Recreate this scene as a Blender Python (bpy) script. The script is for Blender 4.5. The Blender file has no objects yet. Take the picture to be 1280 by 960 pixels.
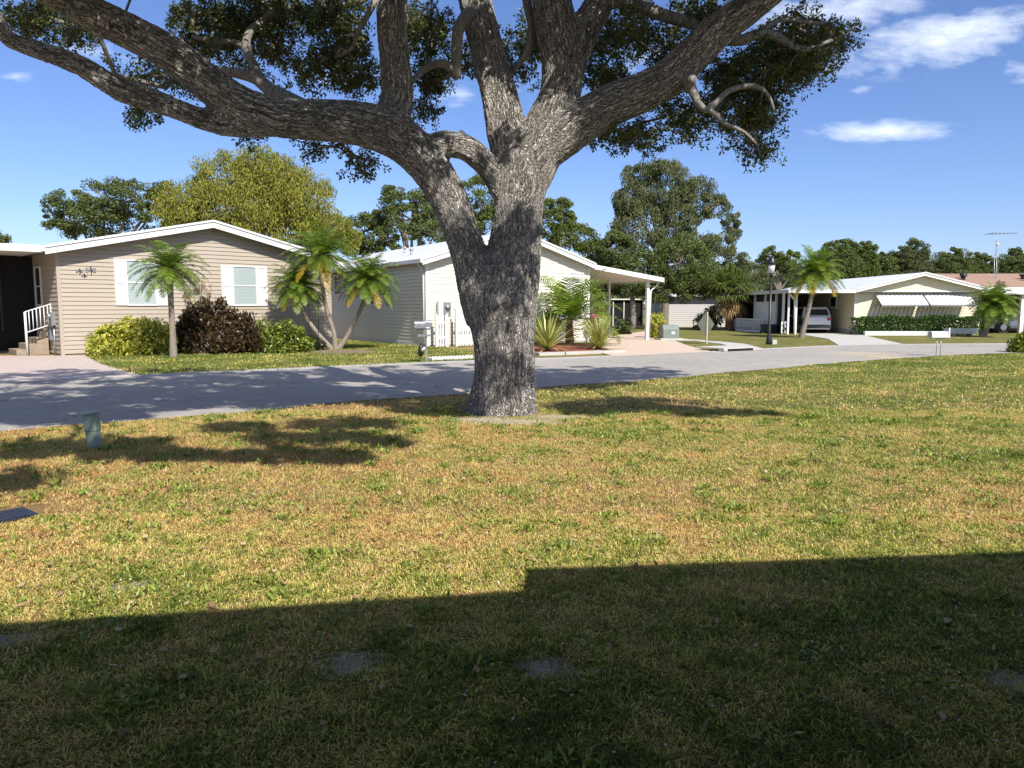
import bpy, math, random
import numpy as np
from mathutils import Vector
random.seed(7); RS = np.random.RandomState(11)
C = bpy.context.scene.collection
PI = math.pi
# ------------------------------------------------------------------ camera model
F = 931.0; PITCH = math.atan(96/931.0); CH = 1.6
cp, sp = math.cos(PITCH), math.sin(PITCH)
def ray(px, py):
    a = (px-640)/F; b = (480-py)/F
    return np.array([a, cp+b*sp, -sp+b*cp])
def G(px, py, z=0.0):
    r = ray(px, py); t = (z-CH)/r[2]
    return np.array([r[0]*t, r[1]*t, z])
def P(px, py, Y):
    r = ray(px, py); t = Y/r[1]
    return np.array([r[0]*t, Y, CH+r[2]*t])
def proj(p):
    p = np.asarray(p, float); x, y, z = p[..., 0], p[..., 1], p[..., 2]-CH
    d = y*cp - z*sp; u = y*sp + z*cp
    d = np.where(d < 0.05, 0.05, d)
    return 640+F*x/d, 480-F*u/d, d
SUN_AZ = math.radians(29); SUN_EL = math.radians(44)
sun_dir = np.array([math.sin(SUN_AZ)*math.cos(SUN_EL), -math.cos(SUN_AZ)*math.cos(SUN_EL), math.sin(SUN_EL)])  # towards the sun
SH = -sun_dir/sun_dir[2]          # travel of a ray per metre of descent

# ------------------------------------------------------------------ object helpers
def tag(o, label=None, cat=None, group=None, kind=None):
    if label: o['label'] = label
    if cat: o['category'] = cat
    if group: o['group'] = group
    if kind: o['kind'] = kind
    return o
def empty(name, loc, label, cat, group=None, rz=0):
    o = bpy.data.objects.new(name, None); C.objects.link(o)
    o.location = tuple(loc); o.rotation_euler = (0, 0, rz); o.empty_display_size = .2
    return tag(o, label, cat, group)
def link(name, me, mat=None, parent=None, world=True):
    o = bpy.data.objects.new(name, me); C.objects.link(o)
    if mat is not None:
        for m in (mat if isinstance(mat, (list, tuple)) else [mat]): me.materials.append(m)
    if parent is not None:
        o.parent = parent
        if world:
            l = parent.location; q = parent
            off = Vector((0, 0, 0))
            while q is not None: off += Vector(q.location); q = q.parent
            o.matrix_parent_inverse.identity(); o.location = (0, 0, 0)
            me.transform(__import__('mathutils').Matrix.Translation(-off))
    return o
def fastmesh(name, V, quads=None, tris=None, rnd=None, attrs=None, smooth=False):
    V = np.asarray(V, np.float32)
    me = bpy.data.meshes.new(name)
    li = []; ls = []; n = 0
    if quads is not None and len(quads):
        q = np.asarray(quads, np.int32); li.append(q.ravel()); ls.append(np.arange(len(q))*4); n += q.size
    if tris is not None and len(tris):
        t = np.asarray(tris, np.int32); li.append(t.ravel()); ls.append(n+np.arange(len(t))*3); n += t.size
    li = np.concatenate(li); ls = np.concatenate(ls)
    me.vertices.add(len(V)); me.vertices.foreach_set('co', V.ravel())
    me.loops.add(len(li)); me.loops.foreach_set('vertex_index', li.astype(np.int32))
    me.polygons.add(len(ls)); me.polygons.foreach_set('loop_start', ls.astype(np.int32))
    me.update(calc_edges=True)
    if smooth: me.polygons.foreach_set('use_smooth', np.ones(len(ls), bool))
    if rnd is not None:
        a = me.attributes.new('rnd', 'FLOAT', 'FACE'); a.data.foreach_set('value', np.asarray(rnd, np.float32))
    return me
class MB:
    """collects boxes, prisms and tubes into one mesh"""
    def __init__(s): s.v = []; s.f = []; s.m = []; s.sm = []
    def add(s, V, Fc, m=0, smooth=False):
        n = len(s.v); s.v += [tuple(map(float, p)) for p in V]
        for f in Fc: s.f.append([i+n for i in f]); s.m.append(m); s.sm.append(smooth)
        return s
    def box(s, p0, p1, m=0):
        x0, y0, z0 = p0; x1, y1, z1 = p1
        V = [(x0,y0,z0),(x1,y0,z0),(x1,y1,z0),(x0,y1,z0),(x0,y0,z1),(x1,y0,z1),(x1,y1,z1),(x0,y1,z1)]
        return s.add(V, BOXF, m)
    def fbox(s, fr, s0, s1, o0, o1, z0, z1, m=0):
        V = [fr.p(a, b, c) for c in (z0, z1) for a, b in ((s0,o0),(s1,o0),(s1,o1),(s0,o1))]
        return s.add(V, BOXF, m)
    def prism(s, poly, d, m=0):
        """poly: list of 3D points, extruded by vector d"""
        n = len(poly); V = [tuple(p) for p in poly]+[tuple(np.asarray(p)+np.asarray(d)) for p in poly]
        Fc = [list(range(n))[::-1], list(range(n, 2*n))]+[[i, (i+1) % n, n+(i+1) % n, n+i] for i in range(n)]
        return s.add(V, Fc, m)
    def tube(s, pts, rad, n=8, m=0, cap=True, smooth=True):
        pts = [np.asarray(p, float) for p in pts]
        if not hasattr(rad, '__len__'): rad = [rad]*len(pts)
        V, Fc = tube_geo(pts, rad, n, cap); return s.add(V, Fc, m, smooth)
    def build(s, name, mat, parent=None, bevel=0):
        me = bpy.data.meshes.new(name); me.from_pydata(s.v, [], s.f)
        me.polygons.foreach_set('material_index', s.m); me.polygons.foreach_set('use_smooth', s.sm)
        me.update()
        o = link(name, me, mat, parent)
        if bevel:
            b = o.modifiers.new('bevel', 'BEVEL'); b.width = bevel; b.segments = 2; b.limit_method = 'ANGLE'
        return o
BOXF = [[0,3,2,1],[4,5,6,7],[0,1,5,4],[1,2,6,5],[2,3,7,6],[3,0,4,7]]
def frames(pts):
    pts = np.asarray(pts, float); T = np.gradient(pts, axis=0)
    T /= np.linalg.norm(T, axis=1)[:, None]+1e-9
    up = np.array([0, 0, 1.]) if abs(T[0][2]) < .9 else np.array([0, 1., 0])
    N = [np.cross(T[0], up)]; N[0] /= np.linalg.norm(N[0])
    for i in range(1, len(pts)):
        v = N[-1]-T[i]*np.dot(N[-1], T[i]); N.append(v/(np.linalg.norm(v)+1e-9))
    N = np.array(N); return T, N, np.cross(T, N)
def tube_geo(pts, rad, n=8, cap=True):
    pts = np.asarray(pts, float); T, N, B = frames(pts); V = []; Fc = []
    for i, p in enumerate(pts):
        for k in range(n):
            a = 2*PI*k/n; V.append(p+rad[i]*(math.cos(a)*N[i]+math.sin(a)*B[i]))
    for i in range(len(pts)-1):
        for k in range(n):
            k2 = (k+1) % n; Fc.append([i*n+k, i*n+k2, (i+1)*n+k2, (i+1)*n+k])
    if cap: Fc.append(list(range(n))[::-1]); Fc.append([(len(pts)-1)*n+k for k in range(n)])
    return V, Fc
def spline(P_, R_, step=.06):
    P_ = np.asarray(P_, float); R_ = np.asarray(R_, float)
    Q = np.vstack([2*P_[0]-P_[1], P_, 2*P_[-1]-P_[-2]]); out = []; ro = []
    for i in range(1, len(Q)-2):
        n = max(2, int(np.linalg.norm(Q[i+1]-Q[i])/step))
        for k in range(n):
            t = k/n; a, b, c, d = Q[i-1], Q[i], Q[i+1], Q[i+2]
            out.append(.5*((2*b)+(-a+c)*t+(2*a-5*b+4*c-d)*t*t+(-a+3*b-3*c+d)*t**3)); ro.append(R_[i-1]*(1-t)+R_[i]*t)
    out.append(P_[-1]); ro.append(R_[-1]); return np.array(out), np.array(ro)
class Fr:
    """a wall frame: s along the wall from A (left, seen from outside), o outwards, z up"""
    def __init__(s, A, u): s.A = np.array(A[:2], float); u = np.array(u[:2], float); s.u = u/np.linalg.norm(u); s.n = np.array([s.u[1], -s.u[0]])
    def p(s, a, o, z): q = s.A+s.u*a+s.n*o; return (q[0], q[1], z)
    def hit(s, px, o=0.0):
        """distance along the wall where image column px meets it"""
        k = (px-640)/F   # near the horizon x/depth ~ k
        q = s.A+s.n*o
        return (k*q[1]-q[0])/(s.u[0]-k*s.u[1])
    def z(s, px, py):
        a = s.hit(px); q = s.A+s.u*a; return P(px, py, q[1])[2]
def inpoly(x, y, poly):
    poly = np.asarray(poly)[:, :2]; ins = np.zeros(np.shape(x), bool); n = len(poly); j = n-1
    for i in range(n):
        xi, yi = poly[i]; xj, yj = poly[j]
        c = ((yi > y) != (yj > y)) & (x < (xj-xi)*(y-yi)/(yj-yi+1e-12)+xi); ins ^= c; j = i
    return ins

# ------------------------------------------------------------------ materials
class NT:
    def __init__(s, name):
        s.mat = bpy.data.materials.new(name); s.mat.use_nodes = True; s.t = s.mat.node_tree; s.t.nodes.clear()
        s.out = s.n('ShaderNodeOutputMaterial')
    def n(s, t, **k):
        nd = s.t.nodes.new(t)
        for a, b in k.items(): setattr(nd, a, b)
        return nd
    def l(s, a, b): s.t.links.new(a, b)
    def val(s, sock, v):
        if hasattr(v, 'is_output'): s.l(v, sock)
        else: sock.default_value = v
    def noise(s, vec, scale, detail=4, rough=.55, dist=0):
        n = s.n('ShaderNodeTexNoise'); n.inputs['Scale'].default_value = scale; n.inputs['Detail'].default_value = detail
        n.inputs['Roughness'].default_value = rough; n.inputs['Distortion'].default_value = dist
        if vec is not None: s.l(vec, n.inputs['Vector'])
        return n.outputs['Fac']
    def ramp(s, fac, stops, interp='LINEAR'):
        r = s.n('ShaderNodeValToRGB'); r.color_ramp.interpolation = interp; e = r.color_ramp.elements
        while len(e) < len(stops): e.new(.5)
        for i, (p, c) in enumerate(stops): e[i].position = p; e[i].color = (*c, 1) if len(c) == 3 else c
        s.l(fac, r.inputs[0]); return r.outputs[0]
    def mix(s, f, a, b, mode='MIX'):
        m = s.n('ShaderNodeMix', data_type='RGBA', blend_type=mode); s.val(m.inputs[0], f)
        for sk, v in ((m.inputs[6], a), (m.inputs[7], b)):
            if hasattr(v, 'is_output'): s.l(v, sk)
            else: sk.default_value = (*v, 1) if len(v) == 3 else v
        return m.outputs[2]
    def math(s, op, a, b=0., c=None, clamp=False):
        m = s.n('ShaderNodeMath', operation=op, use_clamp=clamp); s.val(m.inputs[0], a); s.val(m.inputs[1], b)
        if c is not None: s.val(m.inputs[2], c)
        return m.outputs[0]
    def mr(s, v, a, b, c=0., d=1.):
        m = s.n('ShaderNodeMapRange'); s.l(v, m.inputs[0])
        for i, q in enumerate((a, b, c, d)): m.inputs[i+1].default_value = q
        return m.outputs[0]
    def pos(s): return s.n('ShaderNodeNewGeometry').outputs['Position']
    def obj(s): return s.n('ShaderNodeTexCoord').outputs['Object']
    def attr(s, name, out='Fac'): return s.n('ShaderNodeAttribute', attribute_name=name).outputs[out]
    def scale(s, v, sc):
        m = s.n('ShaderNodeMapping'); m.inputs['Scale'].default_value = sc; s.l(v, m.inputs[0]); return m.outputs[0]
    def bump(s, h, st=.3, d=.02):
        b = s.n('ShaderNodeBump'); b.inputs['Strength'].default_value = st; b.inputs['Distance'].default_value = d; s.l(h, b.inputs['Height']); return b.outputs[0]
    def princ(s, col, rough=.6, normal=None, metal=0, spec=.5, **k):
        p = s.n('ShaderNodeBsdfPrincipled')
        if hasattr(col, 'is_output'): s.l(col, p.inputs['Base Color'])
        else: p.inputs['Base Color'].default_value = (*col, 1)
        s.val(p.inputs['Roughness'], rough); p.inputs['Metallic'].default_value = metal; p.inputs['Specular IOR Level'].default_value = spec
        if normal is not None: s.l(normal, p.inputs['Normal'])
        for a, b in k.items(): p.inputs[a.replace('_', ' ')].default_value = b
        return p.outputs[0]
    def done(s, sh): s.l(sh, s.out.inputs['Surface']); return s.mat
def paint(name, col, rough=.5, var=.12, scale=3., metal=0, bumps=0, dirt=None):
    t = NT(name); p = t.pos()
    f = t.noise(p, scale, 5, .6); c = t.mix(t.mr(f, .3, .7), tuple(x*(1-var) for x in col), tuple(min(1, x*(1+var*.6)) for x in col))
    if dirt:
        d = t.mr(t.noise(t.scale(p, (6, 6, .6)), 1.5, 5, .7), .5, .75); c = t.mix(d, c, t.mix(.45, c, dirt))
    nrm = t.bump(t.noise(p, bumps, 4), .3, .01) if bumps else None
    return t.done(t.princ(c, rough, nrm, metal))
def leafmat(name, stops, trans=.35, rough=.5, patch=None, pscale=.6, spec=.4):
    """leaves: per-leaf colour from the rnd attribute, thin and a little translucent"""
    t = NT(name); r = t.attr('rnd')
    n = t.noise(t.pos(), pscale, 3)
    f = t.math('ADD', t.math('MULTIPLY', r, .62), t.math('MULTIPLY', n, .42), clamp=True)
    c = t.ramp(f, stops)
    a = t.princ(c, rough, spec=spec)
    tr = t.n('ShaderNodeBsdfTranslucent'); t.l(t.mix(1., c, (1.25, 1.25, .7), 'MULTIPLY'), tr.inputs[0])
    m = t.n('ShaderNodeMixShader'); m.inputs[0].default_value = trans; t.l(a, m.inputs[1]); t.l(tr.outputs[0], m.inputs[2])
    return t.done(m.outputs[0])
M = {}
M['white'] = paint('white_paint', (.68, .68, .66), .45, .05, 2., dirt=(.45, .43, .38))
M['trim'] = paint('white_trim', (.68, .68, .66), .4, .05, 3.)
M['roofwhite'] = paint('white_metal_roof', (.72, .73, .75), .35, .08, .6, dirt=(.4, .4, .4))
M['tan'] = paint('tan_vinyl', (.385, .327, .262), .55, .04, .7, dirt=(.34, .29, .23))
M['cream'] = paint('cream_vinyl', (.68, .635, .54), .55, .03, .6, dirt=(.6, .555, .46))
M['cream2'] = paint('warm_cream_vinyl', (.72, .64, .44), .55, .05, .7)
M['greysiding'] = paint('grey_vinyl', (.46, .44, .43), .6, .06, .7)
M['soffit'] = paint('soffit', (.62, .58, .5), .7, .06, 2.)
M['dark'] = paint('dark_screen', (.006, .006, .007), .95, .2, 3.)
M['blackmetal'] = paint('black_metal', (.012, .012, .014), .4, .1, 6.)
M['greymetal'] = paint('grey_metal', (.33, .34, .36), .4, .15, 8., metal=.6)
M['greenbox'] = paint('green_utility_paint', (.17, .2, .17), .5, .12, 9., dirt=(.3, .3, .25))
M['sageplastic'] = paint('sage_plastic', (.23, .31, .26), .5, .1, 12., dirt=(.35, .34, .28))
M['signback'] = paint('sign_back_aluminium', (.1, .105, .088), .5, .15, 5.)
M['signpost'] = paint('sign_post_steel', (.4, .38, .24), .5, .15, 12.)
M['concrete'] = paint('concrete', (.45, .43, .395), .85, .15, 2., bumps=60)
M['rubber'] = paint('rubber', (.02, .02, .02), .8, .2, 10.)
M['carwhite'] = paint('white_car_paint', (.72, .73, .74), .2, .03, 2.)
M['carsilver'] = paint('silver_car_paint', (.42, .41, .43), .25, .05, 2., metal=.5)
M['glassdark'] = paint('dark_glass', (.015, .018, .02), .06, .1, 2.)
M['red'] = paint('red_lens', (.35, .01, .01), .2, .1, 9.)
M['rim'] = paint('wheel_rim', (.5, .5, .52), .3, .1, 9., metal=.8)
M['shingle'] = paint('brown_shingle', (.32, .2, .14), .9, .3, 14., bumps=30)
M['steps'] = paint('steps_wood', (.3, .24, .18), .8, .2, 6.)
M['blackplastic'] = paint('black_plastic', (.02, .022, .028), .45, .3, 14., bumps=40)
M['curtain'] = paint('curtain', (.5, .5, .48), .8, .1, 3.)
M['pink'] = leafmat('pink_flower', [(.2, (.5, .02, .2)), (.8, (.7, .08, .3))])
M['signgreen'] = paint('green_panel', (.03, .12, .07), .6, .2, 9.)
M['stone'] = paint('white_stone', (.6, .6, .58), .8, .15, 9., bumps=50)
def blindmat():
    t = NT('window_with_blinds'); o = t.pos(); sx = t.n('ShaderNodeSeparateXYZ'); t.l(o, sx.inputs[0])
    w = t.math('FRACT', t.math('MULTIPLY', sx.outputs[2], 18.)); c = t.ramp(w, [(.0, (.2, .24, .24)), (.25, (.36, .42, .42)), (.9, (.4, .46, .455)), (1, (.2, .24, .24))])
    return t.done(t.princ(c, .12, None, 0, .5, Coat_Weight=.6, Coat_Roughness=.03))
M['blinds'] = blindmat()
def mulchmat():
    t = NT('red_mulch'); p = t.pos(); c = t.ramp(t.noise(p, 30, 6, .7), [(.3, (.08, .02, .015)), (.55, (.32, .08, .05)), (.75, (.42, .16, .1))])
    return t.done(t.princ(c, .9, t.bump(t.noise(p, 40, 5), 1., .04)))
M['mulch'] = mulchmat()
def asphalt():
    t = NT('asphalt'); p = t.pos()
    n1 = t.noise(p, .35, 5, .6); n2 = t.noise(p, 90, 3, .8); n3 = t.noise(p, 4, 6, .7)
    c = t.mix(t.mr(n1, .3, .7), (.31, .288, .258), (.41, .376, .336)); c = t.mix(t.mr(n3, .45, .8), c, (.5, .455, .405))
    c = t.mix(t.mr(n2, .35, .7), t.mix(.35, c, (.08, .08, .08)), c)
    v = t.n('ShaderNodeTexVoronoi', feature='DISTANCE_TO_EDGE'); v.inputs['Scale'].default_value = .28
    wv = t.n('ShaderNodeVectorMath', operation='ADD'); t.l(p, wv.inputs[0])
    nn = t.n('ShaderNodeTexNoise'); nn.inputs['Scale'].default_value = 1.3; nn.inputs['Detail'].default_value = 6; t.l(p, nn.inputs['Vector'])
    sc = t.n('ShaderNodeVectorMath', operation='SCALE'); sc.inputs['Scale'].default_value = 1.2; t.l(nn.outputs['Color'], sc.inputs[0]); t.l(sc.outputs[0], wv.inputs[1])
    t.l(wv.outputs[0], v.inputs['Vector'])
    crack = t.mr(v.outputs['Distance'], .0, .006, 1, 0)
    c = t.mix(t.math('MULTIPLY', crack, .7), c, (.05, .05, .05))
    for px_, py_, rx, ry in ((1072, 442, 1.4, .5), (1110, 447.5, .8, .7), (1090, 445, 1.2, .4)):
        g = G(px_, py_); m = t.n('ShaderNodeMapping'); m.inputs['Location'].default_value = (-g[0]/rx, -g[1]/ry, 0); m.inputs['Scale'].default_value = (1/rx, 1/ry, 0)
        t.l(p, m.inputs[0]); L = t.n('ShaderNodeVectorMath', operation='LENGTH'); t.l(m.outputs[0], L.inputs[0])
        c = t.mix(t.math('MULTIPLY', t.mr(t.math('ADD', L.outputs['Value'], t.math('MULTIPLY', n3, .8)), 1.5, .7, 0, 1), .5), c, (.58, .45, .24))
    return t.done(t.princ(c, .85, t.bump(n2, .6, .01), spec=.3))
M['asphalt'] = asphalt()
def pavers(name, a, b, ang, mortar):
    t = NT(name); p = t.pos(); m = t.n('ShaderNodeMapping'); m.inputs['Rotation'].default_value = (0, 0, ang); t.l(p, m.inputs[0])
    br = t.n('ShaderNodeTexBrick'); t.l(m.outputs[0], br.inputs['Vector']); br.inputs['Scale'].default_value = 1.
    br.inputs['Brick Width'].default_value = .24; br.inputs['Row Height'].default_value = .12; br.inputs['Mortar Size'].default_value = .006
    br.inputs['Color1'].default_value = (*a, 1); br.inputs['Color2'].default_value = (*b, 1); br.inputs['Mortar'].default_value = (*mortar, 1)
    c = t.mix(t.mr(t.noise(p, 1.2, 5, .6), .3, .7), br.outputs[0], t.mix(.4, br.outputs[0], (.5, .42, .36)))
    return t.done(t.princ(c, .85, t.bump(br.outputs['Fac'], -.3, .005)))
M['paver1'] = pavers('pink_pavers', (.5, .4, .36), (.42, .35, .33), .8, (.25, .2, .18))
M['paver2'] = pavers('beige_pavers', (.58, .45, .34), (.5, .39, .3), .55, (.3, .22, .16))
# soil patches seen as bare sand: (pixel x, y, radius m)
BARE = [(437, 828, .15, .12), (683, 835, .13, .12), (170, 733, .12, .1), (640, 527, .8, .3), (596, 524, .45, .25), (700, 521, .5, .22), (1262, 850, .12, .1), (15, 800, .1, .08)]
BAREW = [(*G(a, b)[:2], rx, ry) for a, b, rx, ry in BARE]
def lawnmasks(t, p):
    n1 = t.noise(p, .6, 4, .65); n2 = t.noise(p, 2.9, 5, .7)
    f = t.math('ADD', t.math('MULTIPLY', n1, .65), t.math('MULTIPLY', n2, .6)); f = t.math('SUBTRACT', f, .155)
    sx = t.n('ShaderNodeSeparateXYZ'); t.l(p, sx.inputs[0])
    # the lawn grows greener towards the right and the road corner
    g = t.math('ADD', t.mr(sx.outputs[0], -3, 6, -.055, .07), t.mr(sx.outputs[1], 5, 20, -.005, .085))
    nearg = t.mr(sx.outputs[1], 5.4, 3.0, 0, .16)
    return t.math('ADD', t.math('ADD', f, g), nearg)
def groundmat(front=False):
    t = NT('front_lawn_turf' if front else 'lawn_turf'); p = t.pos(); f = lawnmasks(t, p)
    if front: f = t.math('ADD', f, .13)
    c = t.ramp(f, [(.36, (.42, .26, .12)), (.47, (.38, .265, .11)), (.55, (.24, .21, .065)), (.66, (.14, .165, .038))])
    fine = t.noise(p, 55, 6, .75); fine2 = t.noise(p, 14, 5, .7)
    c = t.mix(t.mr(fine, .35, .62), t.mix(.65, c, (.05, .04, .02)), c)
    c = t.mix(t.math('MULTIPLY', t.mr(fine2, .5, .7), .5), c, (.4, .3, .15))
    bare = None
    if not front:
        for x, y, rx, ry in BAREW:
            m = t.n('ShaderNodeMapping'); m.inputs['Location'].default_value = (-x/rx, -y/ry, 0); m.inputs['Scale'].default_value = (1/rx, 1/ry, 0)
            t.l(p, m.inputs[0]); L = t.n('ShaderNodeVectorMath', operation='LENGTH'); t.l(m.outputs[0], L.inputs[0])
            q = t.math('ADD', L.outputs['Value'], t.math('MULTIPLY', t.math('SUBTRACT', t.noise(p, 11, 6, .75), .5), 4.5))
            q = t.mr(q, 1.2, .7, 0, 1); bare = q if bare is None else t.math('MAXIMUM', bare, q)
        sand = t.ramp(t.noise(p, 34, 8, .85), [(.3, (.2, .16, .125)), (.52, (.52, .45, .38)), (.75, (.72, .66, .57))])
        c = t.mix(bare, c, sand)
    return t.done(t.princ(c, .95, t.bump(fine, 1., .03), spec=.1))
M['lawn'] = groundmat(); M['frontlawn'] = groundmat(True)
def blademat(name, front=False):
    t = NT(name); p = t.pos(); f = lawnmasks(t, p); r = t.attr('rnd')
    if front: f = t.math('ADD', f, .13)
    f = t.math('ADD', f, t.math('MULTIPLY', t.math('SUBTRACT', r, .5), .34))
    c = t.ramp(f, [(.3, (.58, .32, .12)), (.39, (.8, .54, .235)), (.48, (.82, .67, .27)), (.555, (.52, .51, .11)), (.64, (.23, .31, .04)), (.76, (.09, .15, .025))])
    r2 = t.math('FRACT', t.math('MULTIPLY', r, 13.)); big_ = t.noise(p, 8., 4, .7); vv = t.math('ADD', t.math('MULTIPLY', r2, .65), t.math('MULTIPLY', t.mr(big_, .35, .65), .5))
    c = t.mix(t.mr(vv, .1, .8), t.mix(.62, c, (.035, .03, .012)), c)
    a = t.princ(c, .6, spec=.2); tr = t.n('ShaderNodeBsdfTranslucent'); t.l(t.mix(1., c, (1.1, 1.15, .7), 'MULTIPLY'), tr.inputs[0])
    m = t.n('ShaderNodeMixShader'); m.inputs[0].default_value = .28; t.l(a, m.inputs[1]); t.l(tr.outputs[0], m.inputs[2])
    return t.done(m.outputs[0])
M['blade'] = blademat('grass_blades'); M['bladefront'] = blademat('front_grass_blades', True)
def barkmat(disp=True, name='oak_bark', k=1., tint=1.):
    t = NT(name); b = t.attr('bark', 'Vector') if disp else t.pos()
    nn = t.n('ShaderNodeTexNoise'); nn.inputs['Scale'].default_value = 5; nn.inputs['Detail'].default_value = 4; t.l(b, nn.inputs['Vector'])
    s1 = t.n('ShaderNodeVectorMath', operation='SCALE'); s1.inputs['Scale'].default_value = .11; t.l(nn.outputs['Color'], s1.inputs[0])
    w = t.n('ShaderNodeVectorMath', operation='ADD'); t.l(b, w.inputs[0]); t.l(s1.outputs[0], w.inputs[1])
    v = t.n('ShaderNodeTexVoronoi', feature='DISTANCE_TO_EDGE'); v.inputs['Scale'].default_value = 30; t.l(t.scale(w.outputs[0], (1, 1, .2)), v.inputs['Vector'])
    v2 = t.n('ShaderNodeTexVoronoi', feature='DISTANCE_TO_EDGE'); v2.inputs['Scale'].default_value = 60; t.l(t.scale(w.outputs[0], (1, 1, .3)), v2.inputs['Vector'])
    ridge = t.mr(v.outputs['Distance'], 0, .28); r2 = t.mr(v2.outputs['Distance'], 0, .3)
    nb1 = t.noise(t.scale(w.outputs[0], (1, 1, .14)), 19, 3, .55, .5); f1_ = t.mr(t.math('ABSOLUTE', t.math('SUBTRACT', nb1, .5)), 0, .075)
    nb2 = t.noise(t.scale(w.outputs[0], (1, 1, .3)), 44, 3, .6, .3); f2_ = t.mr(t.math('ABSOLUTE', t.math('SUBTRACT', nb2, .5)), 0, .06)
    h = t.math('ADD', t.math('MULTIPLY', f1_, .45), t.math('ADD', t.math('MULTIPLY', ridge, .3), t.math('MULTIPLY', f2_, .25)))
    if disp:
        sm_ = t.attr('seam'); alt = t.mr(t.math('ABSOLUTE', t.math('SUBTRACT', t.noise(t.pos(), 20, 4, .6), .5)), 0, .1, .25, .85)
        h = t.math('ADD', t.math('MULTIPLY', h, t.math('SUBTRACT', 1., sm_)), t.math('MULTIPLY', alt, sm_))
    fine = t.noise(t.pos(), 60, 5, .8)
    c = t.ramp(h, [(.1, (.12, .1, .087)), (.32, (.34, .305, .272)), (.56, (.56, .515, .465)), (.95, (.66, .615, .56))])
    c = t.mix(t.mr(fine, .3, .75), t.mix(.25, c, (.1, .082, .07)), c)
    li = t.mr(t.noise(t.pos(), 1.7, 5, .65), .54, .7); c = t.mix(t.math('MULTIPLY', li, .5), c, (.5, .47, .41))
    if tint != 1.: c = t.mix(1., c, (tint, tint, tint), 'MULTIPLY')
    hh = t.math('ADD', h, t.math('MULTIPLY', fine, .25))
    sh = t.princ(c, .9, t.bump(hh, 1., .032*k), spec=.15)
    if disp:
        d = t.n('ShaderNodeDisplacement'); d.inputs['Midlevel'].default_value = .6; d.inputs['Scale'].default_value = .02; t.l(h, d.inputs['Height'])
        t.l(d.outputs[0], t.out.inputs['Displacement']); t.mat.displacement_method = 'BOTH'
    return t.done(sh)
M['bark'] = barkmat(); M['barkplain'] = barkmat(False, 'branch_bark', .3, .5)
M['trunkgrey'] = paint('grey_trunk', (.2, .17, .14), .9, .4, 12., bumps=25)
M['palmtrunk'] = paint('palm_trunk', (.24, .2, .16), .9, .35, 16., bumps=30)
M['palmfibre'] = paint('palm_fibre', (.2, .11, .06), .9, .4, 20., bumps=30)
M['oakleaf'] = leafmat('oak_leaves', [(.15, (.022, .034, .01)), (.5, (.06, .078, .019)), (.8, (.135, .145, .034)), (1., (.17, .125, .045))], .3, .45, pscale=1.1, spec=.35)
M['farleaf'] = leafmat('evergreen_leaves', [(.2, (.045, .068, .018)), (.55, (.1, .135, .032)), (.9, (.18, .2, .055))], .25, .6)
M['farleaf2'] = leafmat('fresh_green_leaves', [(.2, (.05, .075, .014)), (.55, (.11, .15, .025)), (.9, (.18, .2, .045))], .3, .6)
M['mossleaf'] = leafmat('moss_draped_leaves', [(.2, (.042, .06, .02)), (.5, (.1, .12, .042)), (.85, (.18, .19, .08))], .25, .7)
M['cypress'] = leafmat('cypress_needles', [(.2, (.075, .095, .012)), (.5, (.195, .205, .026)), (.9, (.37, .335, .05))], .3, .7)
M['palmleaf'] = leafmat('palm_leaves', [(.1, (.06, .11, .015)), (.5, (.14, .225, .028)), (.85, (.26, .31, .045)), (1., (.38, .33, .07))], .3, .4, pscale=2)
M['palmyellow'] = leafmat('yellow_palm_leaves', [(.1, (.3, .24, .02)), (.6, (.5, .36, .03)), (1., (.45, .22, .04))], .35, .45)
M['sabal'] = leafmat('sabal_leaves', [(.1, (.05, .08, .015)), (.5, (.11, .15, .03)), (.9, (.19, .21, .06))], .25, .45, pscale=1.5)
M['dryleaf'] = leafmat('dry_palm_leaves', [(.1, (.3, .19, .09)), (.9, (.42, .3, .15))], .2, .8)
M['variegated'] = leafmat('variegated_leaves', [(.1, (.07, .13, .015)), (.4, (.24, .28, .03)), (.6, (.5, .47, .07)), (.9, (.62, .56, .14))], .3, .4, pscale=3)
M['croton'] = leafmat('croton_leaves', [(.1, (.014, .018, .008)), (.4, (.045, .028, .016)), (.62, (.085, .045, .026)), (.78, (.1, .085, .03)), (.95, (.19, .16, .05))], .2, .35, pscale=3)
M['greenbush'] = leafmat('green_bush_leaves', [(.1, (.03, .06, .012)), (.45, (.1, .15, .02)), (.7, (.24, .26, .035)), (.9, (.42, .4, .06))], .25, .4, pscale=3)
M['hedge'] = leafmat('hedge_leaves', [(.1, (.02, .045, .01)), (.6, (.05, .1, .018)), (.9, (.09, .15, .03))], .2, .4, pscale=3)
M['darkbush'] = leafmat('dark_bush_leaves', [(.1, (.012, .02, .008)), (.6, (.035, .05, .015)), (.9, (.07, .06, .025))], .2, .4, pscale=3)
M['agave'] = leafmat('striped_blades', [(.1, (.15, .19, .04)), (.5, (.38, .39, .12)), (.9, (.55, .5, .2))], .25, .4, pscale=6)
M['flower'] = leafmat('small_white_petals', [(.1, (.4, .39, .36)), (.9, (.62, .61, .57))], .2, .8)
M['litter'] = leafmat('fallen_leaves_dry', [(.2, (.16, .09, .04)), (.6, (.36, .25, .13)), (.9, (.5, .4, .26))], .1, .7)

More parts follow.
